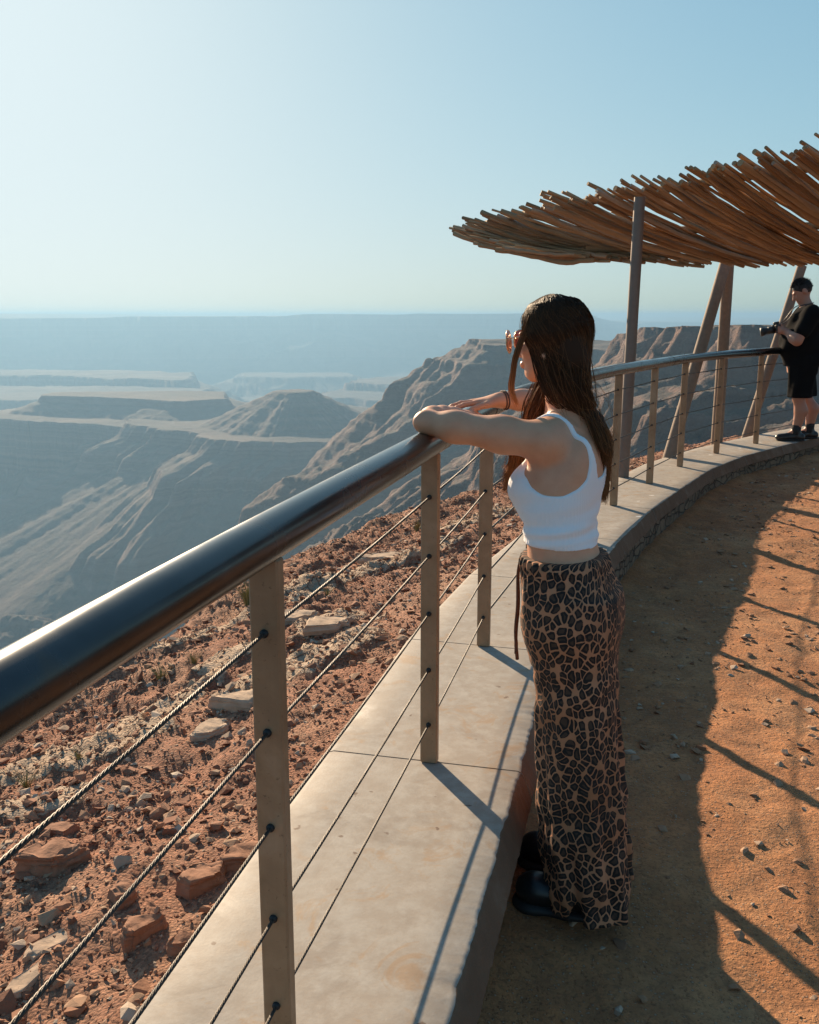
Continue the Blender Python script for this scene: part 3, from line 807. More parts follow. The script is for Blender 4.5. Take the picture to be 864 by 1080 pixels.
def m_land():
    t = NT('canyon_rock'); g = t.node('ShaderNodeNewGeometry'); p = g.outputs['Position']
    sx = t.node('ShaderNodeSeparateXYZ', ins={0: p}); sn = t.node('ShaderNodeSeparateXYZ', ins={0: g.outputs['Normal']})
    n1 = t.noise(p, .004, 7, .6, .4); n2 = t.noise(p, .045, 8, .7); n3 = t.noise(p, .5, 6, .7)
    # strata colour by height
    hw = t.math('ADD', sx.outputs[2], t.math('MULTIPLY', n2, 14)); cmb = t.node('ShaderNodeCombineXYZ', ins={2: hw})
    band = t.noise(cmb.outputs[0], .09, 5, .7)
    rock = t.ramp(band, [(.3, (.060,.033,.025)), (.48, (.155,.085,.060)), (.6, (.22,.127,.094)), (.72, (.080,.050,.040))])
    rock = t.mix(t.math('MULTIPLY', n2, .45), rock, (.10,.072,.06))
    soil = t.ramp(n2, [(.35, (.038,.028,.022)), (.6, (.060,.045,.035)), (.75, (.10,.075,.058))])
    soil = t.mix(t.ramp(n1, [(.4, 0), (.7, .6)]), soil, (.23,.15,.11))
    flat = t.ramp(sn.outputs[2], [(.78, 0), (.93, 1)])
    c = t.mix(flat, rock, soil)
    # scattered dark scrub on gentle ground
    v = t.node('ShaderNodeTexVoronoi', ins={'Vector': p, 'Scale': .35}); sc = t.ramp(v.outputs['Distance'], [(.2, 1), (.33, 0)])
    c = t.mix(t.math('MULTIPLY', t.math('MULTIPLY', sc, t.ramp(sn.outputs[2], [(.6, 0), (.85, 1)])), .5), c, (.09,.075,.045))
    h = t.math('ADD', t.math('MULTIPLY', n2, 5.0), t.math('MULTIPLY', n3, .8))
    h = t.math('ADD', h, t.math('MULTIPLY', band, 1.5))
    return t.fin(c, .97, normal=t.bump(h, 1.0, 1.0))
M_LAND = m_land()
def build_land():
    az = np.concatenate([np.linspace(-110, -29, 44, endpoint=False), np.linspace(-29, 29, LAND_AZ, endpoint=False), np.linspace(29, 120, 50)])
    az = np.radians(az)
    def logs(a, b, n): return np.exp(np.linspace(math.log(a), math.log(b), n, endpoint=False))
    rr = np.concatenate([logs(.8, 9, 12), logs(9, 60, 70), logs(60, 300, 170), logs(300, 900, 330*LAND_R//10), logs(900, 2600, 460*LAND_R//10), logs(2600, 12000, 260*LAND_R//10), logs(12000, 70000, 40), [70000]])
    Az, Rr = np.meshgrid(az, rr, indexing='ij'); X = Rr*np.sin(Az); Y = Rr*np.cos(Az)
    Z = land(X, Y)
    # keep it under the finely modelled ground, and let it dive below the rocky slope
    D = signed_D(X, Y); near = Rr < 40
    Zs = slope_z(np.clip(D, 0, None), Y+.3*X)-.35-.06*D.clip(0)
    Z = np.where(near & (D > -.3), np.minimum(Z, Zs), Z); Z = np.where(near & (D <= -.3), Z-.06, Z)
    n, m = X.shape; idx = np.arange(n*m).reshape(n, m)
    F = np.stack([idx[:-1,:-1], idx[:-1,1:], idx[1:,1:], idx[1:,:-1]], -1).reshape(-1, 4)[:, ::-1]
    V = np.stack([X, Y, Z], -1).reshape(-1, 3)
    o = obj('canyon_terrain', V, F, M_LAND); tag(o, kind='structure')
    return float(Z.min()), float(Z.max())
LAND_AZ, LAND_R = 840, 9
zmin, zmax = build_land()
# plateau behind the camera
V = [(-4000,-8000,-1.2),(9000,-8000,-1.2),(9000,.5,-1.2),(-2.5,.5,-1.2),(-25,-60,-1.2),(-90,-200,-1.2)]
print('LAND', zmin, zmax)

def build_haze():
    t = NT('haze'); t.n.remove(t.bsdf)
    v = t.node('ShaderNodeVolumePrincipled'); v.inputs['Color'].default_value = HAZE_COL; v.inputs['Density'].default_value = HAZE_DEN
    v.inputs['Anisotropy'].default_value = HAZE_G
    t.l.new(v.outputs[0], t.out.inputs['Volume'])
    m = MB(); B = 75000; z0, z1 = zmin-2, max(zmax, 3.5)+3; m.box((0, 0, (z0+z1)/2), (2*B, 2*B, z1-z0))
    o = m.build('haze', t.m); tag(o, kind='stuff'); t.m.volume_intersection_method = 'ACCURATE' if hasattr(t.m, 'volume_intersection_method') else None
HAZE_COL = (.232, .408, .60, 1); HAZE_DEN = 2.2e-4; HAZE_G = .35
build_haze()
# ------------------------------------------------------------------ bodies: implicit shapes -> one skin
class Field:
    def __init__(s, lo, hi, vox):
        s.lo = np.array(lo, float); s.vox = vox; s.n = np.ceil((np.array(hi)-s.lo)/vox).astype(int)+1
        s.F = np.full(tuple(s.n), 1.0, np.float32)
        s.ax = [s.lo[i]+np.arange(s.n[i])*vox for i in range(3)]
    def sub(s, lo, hi, pad):
        a = np.clip(np.floor((np.array(lo)-pad-s.lo)/s.vox).astype(int), 0, s.n); b = np.clip(np.ceil((np.array(hi)+pad-s.lo)/s.vox).astype(int)+1, 0, s.n)
        sl = tuple(slice(a[i], b[i]) for i in range(3))
        X, Y, Z = np.meshgrid(s.ax[0][sl[0]], s.ax[1][sl[1]], s.ax[2][sl[2]], indexing='ij', sparse=True)
        return sl, X.astype(np.float32), Y.astype(np.float32), Z.astype(np.float32)
    def put(s, sl, d, k, mode='u'):
        A = s.F[sl]; d = d.astype(np.float32)
        if mode == 'u':
            h = np.clip(.5+.5*(A-d)/max(k, 1e-6), 0, 1); s.F[sl] = A*(1-h)+d*h-k*h*(1-h)
        elif mode == 's':   # subtract d
            h = np.clip(.5-.5*(A+d)/max(k, 1e-6), 0, 1); s.F[sl] = A*(1-h)+(-d)*h+k*h*(1-h)
    def cone(s, a, b, ra, rb, k=.01, mode='u', flat=None):
        a = np.array(a, float); b = np.array(b, float); r = max(ra, rb)
        sl, X, Y, Z = s.sub(np.minimum(a, b)-r, np.maximum(a, b)+r, k+3*s.vox)
        e = b-a; L = max(e@e, 1e-9)
        px, py, pz = X-a[0], Y-a[1], Z-a[2]
        t = np.clip((px*e[0]+py*e[1]+pz*e[2])/L, 0, 1)
        dx, dy, dz = px-t*e[0], py-t*e[1], pz-t*e[2]
        if flat is not None:   # flat = (axis, factor): squash along axis
            ax = np.array(flat[0], float); ax /= np.linalg.norm(ax); q = dx*ax[0]+dy*ax[1]+dz*ax[2]; g = 1/flat[1]-1
            dx, dy, dz = dx+ax[0]*q*g, dy+ax[1]*q*g, dz+ax[2]*q*g
            d = (np.sqrt(dx*dx+dy*dy+dz*dz)-(ra+(rb-ra)*t))*(.5+.5*flat[1])
        else: d = np.sqrt(dx*dx+dy*dy+dz*dz)-(ra+(rb-ra)*t)
        s.put(sl, d, k, mode)
    def chain(s, pts, rad, k=.01, mode='u', flat=None):
        for i in range(len(pts)-1): s.cone(pts[i], pts[i+1], rad[i], rad[i+1], k, mode, flat)
    def ell(s, c, r, A=None, k=.01, mode='u'):
        c = np.array(c, float); r = np.array(r, float); R_ = max(r)
        sl, X, Y, Z = s.sub(c-R_, c+R_, k+3*s.vox); A = np.eye(3) if A is None else np.array(A, float)
        px, py, pz = X-c[0], Y-c[1], Z-c[2]
        u = [(px*A[i][0]+py*A[i][1]+pz*A[i][2])/r[i] for i in range(3)]
        w = [(px*A[i][0]+py*A[i][1]+pz*A[i][2])/(r[i]**2) for i in range(3)]
        k0 = np.sqrt(u[0]**2+u[1]**2+u[2]**2); k1 = np.sqrt(w[0]**2+w[1]**2+w[2]**2)+1e-6
        s.put(sl, k0*(k0-1)/k1, k, mode)
    def loft(s, zs, C, a, b, Lx, Fx, k=.02, mode='u', grow=0, power=2.0, extra=None):
        """vertical loft of ellipses. C (n,2) centres, a half width along Lx, b half depth along Fx"""
        zs = np.array(zs, float); C = np.array(C, float); a = np.array(a, float)+grow; b = np.array(b, float)+grow
        r = max(a.max(), b.max())+.02
        sl, X, Y, Z = s.sub((C[:, 0].min()-r, C[:, 1].min()-r, zs.min()), (C[:, 0].max()+r, C[:, 1].max()+r, zs.max()), k+3*s.vox)
        def ci(v):   # smooth interpolation
            zz = Z.ravel(); o = smooth_interp(zz, zs, v); return o.reshape(Z.shape).astype(np.float32)
        cx, cy, A_, B_ = ci(C[:, 0]), ci(C[:, 1]), ci(a), ci(b)
        px, py = X-cx, Y-cy; u = px*Lx[0]+py*Lx[1]; v = px*Fx[0]+py*Fx[1]
        q = (np.abs(u/A_)**power+np.abs(v/B_)**power)**(1/power)
        d = (q-1)*np.sqrt(A_*B_)*.9
        if extra is not None: d = d+extra(u, v, Z, A_, B_)
        dz = np.maximum(zs.min()-Z, Z-zs.max()); d = np.maximum(d, dz)
        s.put(sl, d, k, mode)
def smooth_interp(x, xp, fp):
    xp = np.asarray(xp); fp = np.asarray(fp); m = np.gradient(fp, xp); i = np.clip(np.searchsorted(xp, x)-1, 0, len(xp)-2)
    h = xp[i+1]-xp[i]; t = np.clip((x-xp[i])/h, 0, 1); t2, t3 = t*t, t*t*t
    return (2*t3-3*t2+1)*fp[i]+(t3-2*t2+t)*h*m[i]+(-2*t3+3*t2)*fp[i+1]+(t3-t2)*h*m[i+1]
def surface_nets(fld, smooth=1):
    F = fld.F; I = F < 0
    nx, ny, nz = F.shape
    c = np.zeros((nx-1, ny-1, nz-1), np.uint8)
    for i in (0, 1):
        for j in (0, 1):
            for k in (0, 1): c += I[i:nx-1+i, j:ny-1+j, k:nz-1+k]
    act = np.argwhere((c > 0) & (c < 8))
    vid = np.full(c.shape, -1, np.int32); vid[act[:, 0], act[:, 1], act[:, 2]] = np.arange(len(act))
    acc = np.zeros((len(act), 3)); cnt = np.zeros(len(act))
    for axis in range(3):
        o1, o2 = [a for a in range(3) if a != axis]
        for p in (0, 1):
            for q in (0, 1):
                A = act.copy(); A[:, o1] += p; A[:, o2] += q; B = A.copy(); B[:, axis] += 1
                fa = F[A[:, 0], A[:, 1], A[:, 2]]; fb = F[B[:, 0], B[:, 1], B[:, 2]]; m = (fa < 0) != (fb < 0)
                t = fa/(fa-fb+1e-12); P = A.astype(float); P[:, axis] += t
                acc[m] += P[m]; cnt[m] += 1
    V = acc/np.maximum(cnt, 1)[:, None]
    Q = []
    for axis in range(3):
        o1, o2 = [a for a in range(3) if a != axis]
        sa = [slice(None)]*3; sb = [slice(None)]*3; sa[axis] = slice(0, -1); sb[axis] = slice(1, None)
        Ia, Ib = I[tuple(sa)], I[tuple(sb)]
        for flip, M in ((False, Ia & ~Ib), (True, ~Ia & Ib)):
            E = np.argwhere(M); ok = (E[:, o1] > 0) & (E[:, o2] > 0) & (E[:, o1] < F.shape[o1]-1) & (E[:, o2] < F.shape[o2]-1); E = E[ok]
            def vv(a, b):
                G = E.copy(); G[:, o1] -= a; G[:, o2] -= b; return vid[G[:, 0], G[:, 1], G[:, 2]]
            q = np.stack([vv(0, 0), vv(1, 0), vv(1, 1), vv(0, 1)], 1)
            if flip != (axis == 1): q = q[:, ::-1]
            Q.append(q)
    Q = np.concatenate(Q); Q = Q[(Q >= 0).all(1)]
    for _ in range(smooth):
        S = np.zeros_like(V); n = np.zeros(len(V))
        for k in range(4):
            a, b = Q[:, k], Q[:, (k+1) % 4]
            for d in range(3): S[:, d] += np.bincount(a, V[b, d], len(V))+np.bincount(b, V[a, d], len(V))
            n += np.bincount(a, minlength=len(V))+np.bincount(b, minlength=len(V))
        V = V*.5+.5*S/np.maximum(n, 1)[:, None]
    return fld.lo+V*fld.vox, Q
def sdf_obj(name, fld, mat, parent, smooth=1):
    V, Q = surface_nets(fld, smooth)
    return obj(name, V, Q, mat, parent, True)

def frame(az, tilt=0.0):
    """facing direction and the figure's left for azimuth az (degrees left of +Y)"""
    a = R(az); Fv = np.array([-math.sin(a), math.cos(a), 0]); Lv = np.array([-math.cos(a), -math.sin(a), 0])
    return Fv, Lv

def m_skin(name, col, deep):
    t = NT(name); p = t.pos(); n = t.noise(p, 16, 5, .6); f = t.noise(p, 350, 3, .6)
    c = t.mix(t.ramp(n, [(.35, 0), (.75, .55)]), col, deep)
    v = t.node('ShaderNodeTexVoronoi', ins={'Vector': p, 'Scale': 70}); fr = t.ramp(v.outputs['Distance'], [(.05, .35), (.10, 0)])
    c = t.mix(fr, c, tuple(x*.55 for x in deep))
    m = t.fin(c, .50, normal=t.bump(f, .12, .001), Subsurface_Weight=.12, Subsurface_Scale=.02)
    t.bsdf.inputs['Subsurface Radius'].default_value = (1, .35, .2); return m
def m_ribbed():
    t = NT('ribbed_cotton'); tc = t.coord('Object'); sx = t.node('ShaderNodeSeparateXYZ', ins={0: tc})
    ang = t.math('MULTIPLY', t.math('ARCTAN2', sx.outputs[1], sx.outputs[0]), 90); w = t.math('SINE', ang)
    n = t.noise(tc, 300, 3, .6); big = t.noise(tc, 9, 4, .6)
    h = t.math('ADD', t.math('MULTIPLY', w, .5), t.math('MULTIPLY', n, .3))
    return t.fin(t.mix(big, (.84,.82,.83), (.90,.88,.89)), .85, normal=t.bump(h, .22, .002), Sheen_Weight=.2)
def m_leopard():
    t = NT('leopard_print'); t0 = t.coord('Object', (1, 1, 1)); s0 = t.node('ShaderNodeSeparateXYZ', ins={0: t0})
    an = t.math('ARCTAN2', t.math('ADD', s0.outputs[1], .04), t.math('SUBTRACT', s0.outputs[0], .01))
    tc = t.node('ShaderNodeCombineXYZ', ins={0: t.math('MULTIPLY', an, .15), 1: t.math('MULTIPLY', s0.outputs[2], .72)}).outputs[0]
    nn = t.node('ShaderNodeTexNoise', ins={'Vector': tc, 'Scale': 20, 'Detail': 2})
    sc = t.node('ShaderNodeVectorMath', operation='SCALE', ins={0: nn.outputs['Color'], 'Scale': .026}); w = t.node('ShaderNodeVectorMath', operation='ADD', ins={0: tc, 1: sc.outputs[0]}).outputs[0]
    e = t.node('ShaderNodeTexVoronoi', feature='DISTANCE_TO_EDGE', voronoi_dimensions='2D', ins={'Vector': w, 'Scale': 54, 'Randomness': 1.0}).outputs['Distance']
    jag = t.noise(tc, 75, 4, .7)
    e2 = t.math('ADD', e, t.math('MULTIPLY', t.math('SUBTRACT', jag, .5), .16))
    f1 = t.node('ShaderNodeTexVoronoi', voronoi_dimensions='2D', ins={'Vector': w, 'Scale': 54, 'Randomness': 1.0}).outputs['Distance']
    f1 = t.math('ADD', f1, t.math('MULTIPLY', t.math('SUBTRACT', jag, .5), .42))
    e2 = t.math('SUBTRACT', e2, t.math('MULTIPLY', t.math('SUBTRACT', t.noise(tc, 11, 3, .6), .47), .30))
    line = t.math('MAXIMUM', t.ramp(e2, [(.03, 1), (.085, 0)]), t.ramp(f1, [(.56, 0), (.62, 1)]))
    cen = t.ramp(t.math('ADD', e, t.math('MULTIPLY', t.math('SUBTRACT', jag, .5), .2)), [(.27, 0), (.36, 1)])
    tan = t.ramp(t.noise(tc, 5, 4, .6), [(.35, (.33,.13,.055)), (.65, (.50,.23,.12))])
    dark = t.mix(t.math('MULTIPLY', cen, .75), (.009,.007,.006), (.075,.038,.022))
    c = t.mix(line, dark, tan)
    # broken rosettes: some dark rims open towards the tan
    gap = t.ramp(t.noise(tc, 42, 2, .5), [(.60, 0), (.66, 1)]); gp = t.math('MULTIPLY', gap, t.ramp(e, [(.16, 1), (.24, 0)]))
    c = t.mix(t.math('MULTIPLY', gp, .15), c, tan)
    wv = t.noise(tc, 420, 2, .6)
    return t.fin(c, .85, normal=t.bump(t.math('ADD', t.math('MULTIPLY', wv, .5), t.noise(tc, 30, 4, .6)), .25, .004))
def m_hair(name, a, b):
    t = NT(name); at = t.node('ShaderNodeAttribute', attribute_name='tone').outputs['Fac']
    c = t.ramp(at, [(0, a), (.5, tuple(x*.8+y*.2 for x, y in zip(a, b))), (1, b)])
    return t.fin(c, .58, Specular_IOR_Level=.14)
M_SKIN = m_skin('skin_tanned', (.68,.345,.205), (.54,.215,.11))
M_RIB, M_LEO = m_ribbed(), m_leopard()
M_HAIR = m_hair('brown_hair', (.026,.012,.0065), (.46,.19,.07))  # bright ramp end paints sun glowing through thin strands
M_BOOT = m_simple('black_leather', (.012,.011,.012), .32, 0, .15, 80)
M_CORD = m_simple('leopard_cord', (.13,.055,.03), .8, 0, .3, 120, .9)

# ================================================================== the woman at the rail
def build_woman():
    Fv, Lv = frame(62); up = np.array([0, 0, 1.])
    root = empty('person', (.47, 2.50, -.05), 'woman in white crop top and leopard print trousers leaning on the handrail', 'person')
    # torso stations: z, centre, half width, half depth
    zs = [.78, .86, .94, .99, 1.04, 1.10, 1.16, 1.22, 1.27, 1.31]
    C = [(.440,2.475), (.438,2.485), (.426,2.50), (.418,2.51), (.411,2.52), (.412,2.535), (.420,2.55), (.432,2.57), (.440,2.59), (.44,2.60)]
    aa = [.144, .144, .130, .122, .121, .128, .140, .146, .135, .09]
    bb = [.108, .108, .097, .089, .088, .094, .100, .095, .082, .062]
    zz = lambda v, z: float(np.interp(z, zs, v))
    cen = lambda z: np.array([np.interp(z, zs, [c[0] for c in C]), np.interp(z, zs, [c[1] for c in C])])
    ls = np.array([.355, 2.470, 1.285]); rs = np.array([.505, 2.755, 1.285])
    le = np.array([.046, 2.590, 1.322]); re_ = np.array([.455, 3.02, 1.345])
    lw = np.array([.125, 2.800, 1.322]); rw = np.array([.280, 2.955, 1.350])
    hc = np.array([.392, 2.640, 1.545]); Hf, Hl = frame(60)
    Hf = Hf*math.cos(R(6))-up*math.sin(R(6)); Hu = np.cross(Hf, Hl)*-1; Hu = Hu if Hu[2] > 0 else -Hu
    Hp = lambda f, l, u: hc+Hf*f+Hl*l+Hu*u
    def torso(fl, grow=0, k=.02, zlo=None):
        fl.loft(zs, C, aa, bb, Lv[:2], Fv[:2], k, grow=grow, power=2.2)
        for sgn in (1, -1):     # bust
            c = np.array([*cen(1.155), 1.150])+Fv*.072+Lv*sgn*.062
            fl.ell(c, (.058+grow*1.4, .052+grow*1.4, .060+grow*1.4), [Lv, Fv, up], .03)
        for sgn in (1, -1):     # shoulder blades
            c = np.array([*cen(1.22), 1.215])-Fv*.060+Lv*sgn*.070
            fl.ell(c, (.055+grow, .032+grow, .075+grow), [Lv, Fv, up], .03)
        fl.cone(ls*.9+rs*.1+[0,0,-.005], rs*.9+ls*.1+[0,0,-.005], .052+grow, .052+grow, .04)
        for q_, w_ in ((ls, rs), (rs, ls)): fl.cone(np.array([.435, 2.605, 1.31]), q_+(w_-q_)*.16+[0,0,.022], .042+grow, .038+grow, .04)
    vox = .0042
    f = Field((-.03, 2.25, .02), (.72, 3.12, 1.70), vox)
    torso(f)
    # hips and legs (hidden by the trousers, still one body)
    for sgn, kn, an in ((1, (.44, 2.41, .47), (.47, 2.385, .06)), (-1, (.49, 2.57, .47), (.50, 2.585, .06))):
        hp = np.array([*cen(.80), .80])+Lv*sgn*.08
        f.cone(hp, kn, .070, .048, .04); f.cone(kn, an, .048, .034, .03)
    # neck
    nb = np.array([.435, 2.605, 1.30]); f.chain([nb, Hp(-.02, 0, -.085)], [.058, .048], .03)
    # skull, face
    f.ell(Hp(-.012, 0, .022), (.074, .092, .088), [Hl, Hf, Hu], .03)
    f.ell(Hp(.028, 0, -.035), (.056, .062, .070), [Hl, Hf, Hu], .03)
    f.cone(Hp(.062, 0, -.094), Hp(.072, 0, -.088), .018, .016, .02)           # chin
    for s_ in (1, -1):
        f.cone(Hp(-.005, .056*s_, -.045), Hp(.055, .020*s_, -.090), .020, .014, .025)   # jaw
        f.ell(Hp(.055, .040*s_, -.022), (.020, .018, .016), [Hl, Hf, Hu], .02)          # cheekbone
        f.ell(Hp(.080, .032*s_, .004), (.016, .012, .010), [Hl, Hf, Hu], .010, 's')     # eye socket
        f.ell(Hp(.070, .031*s_, .003), (.0125, .0125, .0115), [Hl, Hf, Hu], .003)       # eyeball under lid
        f.cone(Hp(.084, .012*s_, .020), Hp(.074, .048*s_, .022), .007, .005, .010)      # brow
        f.ell(Hp(-.010, .062*s_, -.012), (.006, .014, .024), [Hl, Hf, Hu], .006)        # ear
        f.ell(Hp(-.006, .075*s_, -.008), (.005, .008, .014), [Hl, Hf, Hu], .004, 's')
        f.ell(Hp(.093, .010*s_, -.036), (.008, .008, .007), [Hl, Hf, Hu], .006)         # nostril wing
    f.chain([Hp(.084, 0, .010), Hp(.098, 0, -.012), Hp(.108, 0, -.030)], [.008, .009, .0105], .010)   # nose
    f.cone(Hp(.088, -.018, -.061), Hp(.088, .018, -.061), .006, .006, .008); f.ell(Hp(.093, 0, -.058), (.016, .007, .0055), [Hl, Hf, Hu], .006)
    f.ell(Hp(.092, 0, -.067), (.014, .007, .006), [Hl, Hf, Hu], .006)
    f.ell(Hp(.103, 0, -.0625), (.020, .005, .0014), [Hl, Hf, Hu], .002, 's')           # parting of the lips
    # arms
    for S, E_, W, hd in ((ls, le, lw, 1), (rs, re_, rw, -1)):
        m1 = S+(E_-S)*.35; m2 = S+(E_-S)*.75
        f.chain([S, m1, m2, E_], [.051, .046, .0395, .0305], .03)
        a1 = E_+(W-E_)*.25; a2 = E_+(W-E_)*.6
        f.chain([E_, a1, a2, W], [.029, .0365, .031, .0245], .02, flat=None)
        ol = E_+(E_-S)/np.linalg.norm(E_-S)*.014-(W-E_)/np.linalg.norm(W-E_)*.014
        f.ell(ol, (.0165, .0165, .0165), None, .014)                                      # point of the elbow
    # hands
    def hand(W, d, side, zoff, curls, spread=.09, thumb=1):
        d = np.array(d, float); d /= np.linalg.norm(d); lat = np.cross(up, d)*thumb; lat /= np.linalg.norm(lat); dn = np.array([0, 0, -1.])
        n = np.cross(lat, d); 
        K = [W+d*.082+lat*(.030-.0195*i)+dn*(.002*abs(i-1)) for i in range(4)]
        f.cone(W, W+d*.02, .0245, .024, .015, flat=((0,0,1), .72))
        for i in range(4):
            f.cone(W+d*.012+lat*(.016-.010*i), K[i], .0150, .0108, .012, flat=((0,0,1), .85))
        L = [(.040,.024,.019), (.044,.028,.020), (.041,.026,.019), (.033,.020,.017)]
        for i in range(4):
            dd = d+lat*(spread*(1.5-i)*.55); dd /= np.linalg.norm(dd); p = K[i]; r = [.0092, .0084, .0077, .0066] if i < 3 else [.0082, .0075, .0068, .0060]
            ang = 0
            for j in range(3):
                ang += curls[i][j]; v = dd*math.cos(ang)+dn*math.sin(ang); q = p+v*L[i][j]
                f.cone(p, q, r[j], r[j+1], .0035); p = q
        # thumb leaves the side of the palm near its base
        t0 = W+d*.022+lat*.020+dn*.004; t1 = t0+(d*.75+lat*.62)*.040+dn*.004; t2 = t1+(d*.93+lat*.30)*.030+dn*.004; t3 = t2+(d*.98+lat*.1)*.024+dn*.005
        f.chain([t0, t1], [.0155, .0115], .010); f.chain([t1, t2, t3], [.0108, .0098, .0078], .004)
        return K
    # right hand lies over the left wrist and the handrail, left hand tucked under it
    hand(rw, (-.985, -.17, -.03), 0, 0, [(.10,.22,.18), (.06,.20,.16), (.10,.22,.2), (.16,.25,.2)], .12, 1)
    hand(lw, (.40, .90, -.02), 0, 0, [(.10,.2,.2)]*4, .08, -1)
    body = sdf_obj('body', f, M_SKIN, root, 2)

    # ---- crop top: a shell around the torso, scooped at neck, back and arms
    g = Field((.2, 2.3, .96), (.66, 2.90, 1.40), .0036)
    torso(g, .0055)
    sl, X, Y, Z = g.sub((.2, 2.3, .96), (.66, 2.90, 1.40), 0)
    u = (X-.425)*Lv[0]+(Y-2.55)*Lv[1]; v = (X-.425)*Fv[0]+(Y-2.55)*Fv[1]
    # gathered folds over the waist
    ang = np.arctan2(v, u); fold = .0022*np.sin(Z*190+2.2*np.sin(ang*1.5))*np.clip((1.10-Z)/.06, 0, 1)+.0022*np.sin(Z*95+ang*3.0)*np.clip((1.16-Z)/.06, 0, 1)
    D = g.F[sl]+fold
    D = np.maximum(D, (1.008+.006*np.sin(ang))-Z)
    # deep scoop in front and back, thin straps over the shoulders, wide armholes
    au = np.abs(u)
    y0 = np.where(v > 0, 1.205, 1.185)
    scoop = Z-(y0+.17*np.clip(au/.050, 0, 1.2)**9)
    lim = np.interp(Z.ravel(), [1.0, 1.138, 1.150, 1.165, 1.19, 1.23, 1.27, 1.42], [.30, .30, .132, .108, .086, .072, .066, .066]).reshape(Z.shape)
    lim = lim+np.clip((v+.02)/.09, 0, 1)*.035*np.clip((1.235-Z)/.05, 0, 1)
    D = np.maximum(D, (au-lim)*.8)
    D = np.maximum(D, np.minimum(scoop*.6, .02))
    g.F[sl] = D
    sdf_obj('crop_top', g, M_RIB, root, 2)

    # ---- wide trousers
    h = Field((.12, 2.20, -.03), (.82, 2.92, 1.00), .0045)
    Lz = [-.012, .10, .25, .40, .55, .68, .78, .86, .93, .965, .985]
    # near (left) leg and far (right) leg
    def leg(cx, a, b, seed):
        def extra(u, v, Z, A_, B_):
            th = np.arctan2(v/B_, u/A_); low = np.clip((.80-Z)/.5, 0, 1)
            return (.0065*np.sin(th*7+Z*5+seed)*low+.004*np.sin(th*13-Z*9+seed*2)*low
                    +.0035*np.sin(Z*46+th*2.3+seed)*np.clip((.45-Z)/.2, 0, 1)
                    +.003*np.sin(Z*60+th*3)*np.exp(-((Z-.62)/.10)**2))
        h.loft(Lz[:8], cx, a, b, Lv[:2], Fv[:2], .012, extra=extra, power=2.1)
    leg([(.500,2.375),(.490,2.382),(.474,2.390),(.460,2.400),(.452,2.412),(.446,2.425),(.444,2.440),(.442,2.455)],
        [.098,.098,.098,.098,.098,.102,.108,.10], [.112,.114,.113,.110,.107,.106,.108,.105], 1.0)
    leg([(.545,2.545),(.532,2.548),(.514,2.548),(.500,2.545),(.488,2.540),(.480,2.530),(.470,2.515),(.46,2.505)],
        [.098,.098,.096,.096,.096,.098,.102,.098], [.112,.112,.110,.107,.105,.105,.107,.104], 4.0)
    wz = [.70, .78, .86, .92, .955, .975]
    def waist(u, v, Z, A_, B_):
        th = np.arctan2(v/B_, u/A_); t = np.clip((Z-.87)/.07, 0, 1)
        return .0035*np.sin(th*34)*t+.004*np.sin(th*9+Z*20)*np.clip((Z-.80)/.06, 0, 1)*np.clip((.95-Z)/.05, 0, 1)-.004*np.exp(-((Z-.957)/.012)**2)
    wc = [tuple(cen(z)) for z in wz]
    h.loft(wz, wc, [zz(aa, z)+(.016 if z > .72 else -.02) for z in wz], [zz(bb, z)+(.018 if z > .72 else -.01) for z in wz], Lv[:2], Fv[:2], .045, extra=waist, power=2.15)
    # seat
    for s_ in (1, -1):
        h.ell(np.array([*cen(.83), .822])-Fv*.050+Lv*s_*.060, (.074, .058, .092), [Lv, Fv, up], .05)
    # hollow hem
    h.cone((.500, 2.375, -.15), (.500, 2.375, .0), .09, .09, .01, 's')
    sdf_obj('trousers', h, M_LEO, root, 2)
    # drawstring hanging at the front
    m = MB(); a = np.array([*cen(.955), .955])+Fv*.118+Lv*.01
    for q in (0, 1):
        pts = [a+Fv*.004+Lv*(.004*q), a+Fv*.012+Lv*.006*q-[0,0,.05], a+Fv*.010+Lv*(.012*q-.003)-[0,0,.14], a+Fv*.013+Lv*(.002+.010*q)-[0,0,.22], a+Fv*.011+Lv*(.006-.010*q)-[0,0,.285+.02*q]]
        P = catmull(pts, 6); r = np.full(len(P), .0038); r[-4:] = .0052; m.tube(P, r, 8)
    m.build('drawstring', M_CORD, root, True)
    # ---- shoes: chunky black boots
    def boot(c, az, seed):
        b = Field((c[0]-.26, c[1]-.20, -.06), (c[0]+.20, c[1]+.20, .16), .004)
        Bf, Bl = frame(az); c = np.array([*c, -.046])
        b.cone(c+Bf*.02+[0,0,.058], c+Bf*.115+[0,0,.058], .042, .044, .03, flat=((0,0,1), .95))
        b.cone(c-Bf*.055+[0,0,.060], c+Bf*.02+[0,0,.065], .038, .040, .03)
        b.cone(c-Bf*.045+[0,0,.06], c-Bf*.035+[0,0,.17], .040, .044, .03)
        b.ell(c+Bf*.110+[0,0,.062], (.047, .058, .044), [Bl, Bf, up], .02)
        sb = sdf_obj('boot', b, M_BOOT, root, 1)
        so = Field((c[0]-.27, c[1]-.21, -.06), (c[0]+.21, c[1]+.21, .02), .004)
        so.chain([c-Bf*.06+[0,0,.018], c+Bf*.02+[0,0,.018], c+Bf*.12+[0,0,.018]], [.047, .045, .054], .02, flat=((0,0,1), .42))
        so.ell(c+Bf*.12+[0,0,.018], (.054, .056, .024), [Bl, Bf, up], .01)
        sdf_obj('sole', so, M_RUBBER, sb, 1)
    boot((.465, 2.385), 72, 1); boot((.490, 2.575), 60, 2)
    # ---- sunglasses
    gl = MB(); lens = []
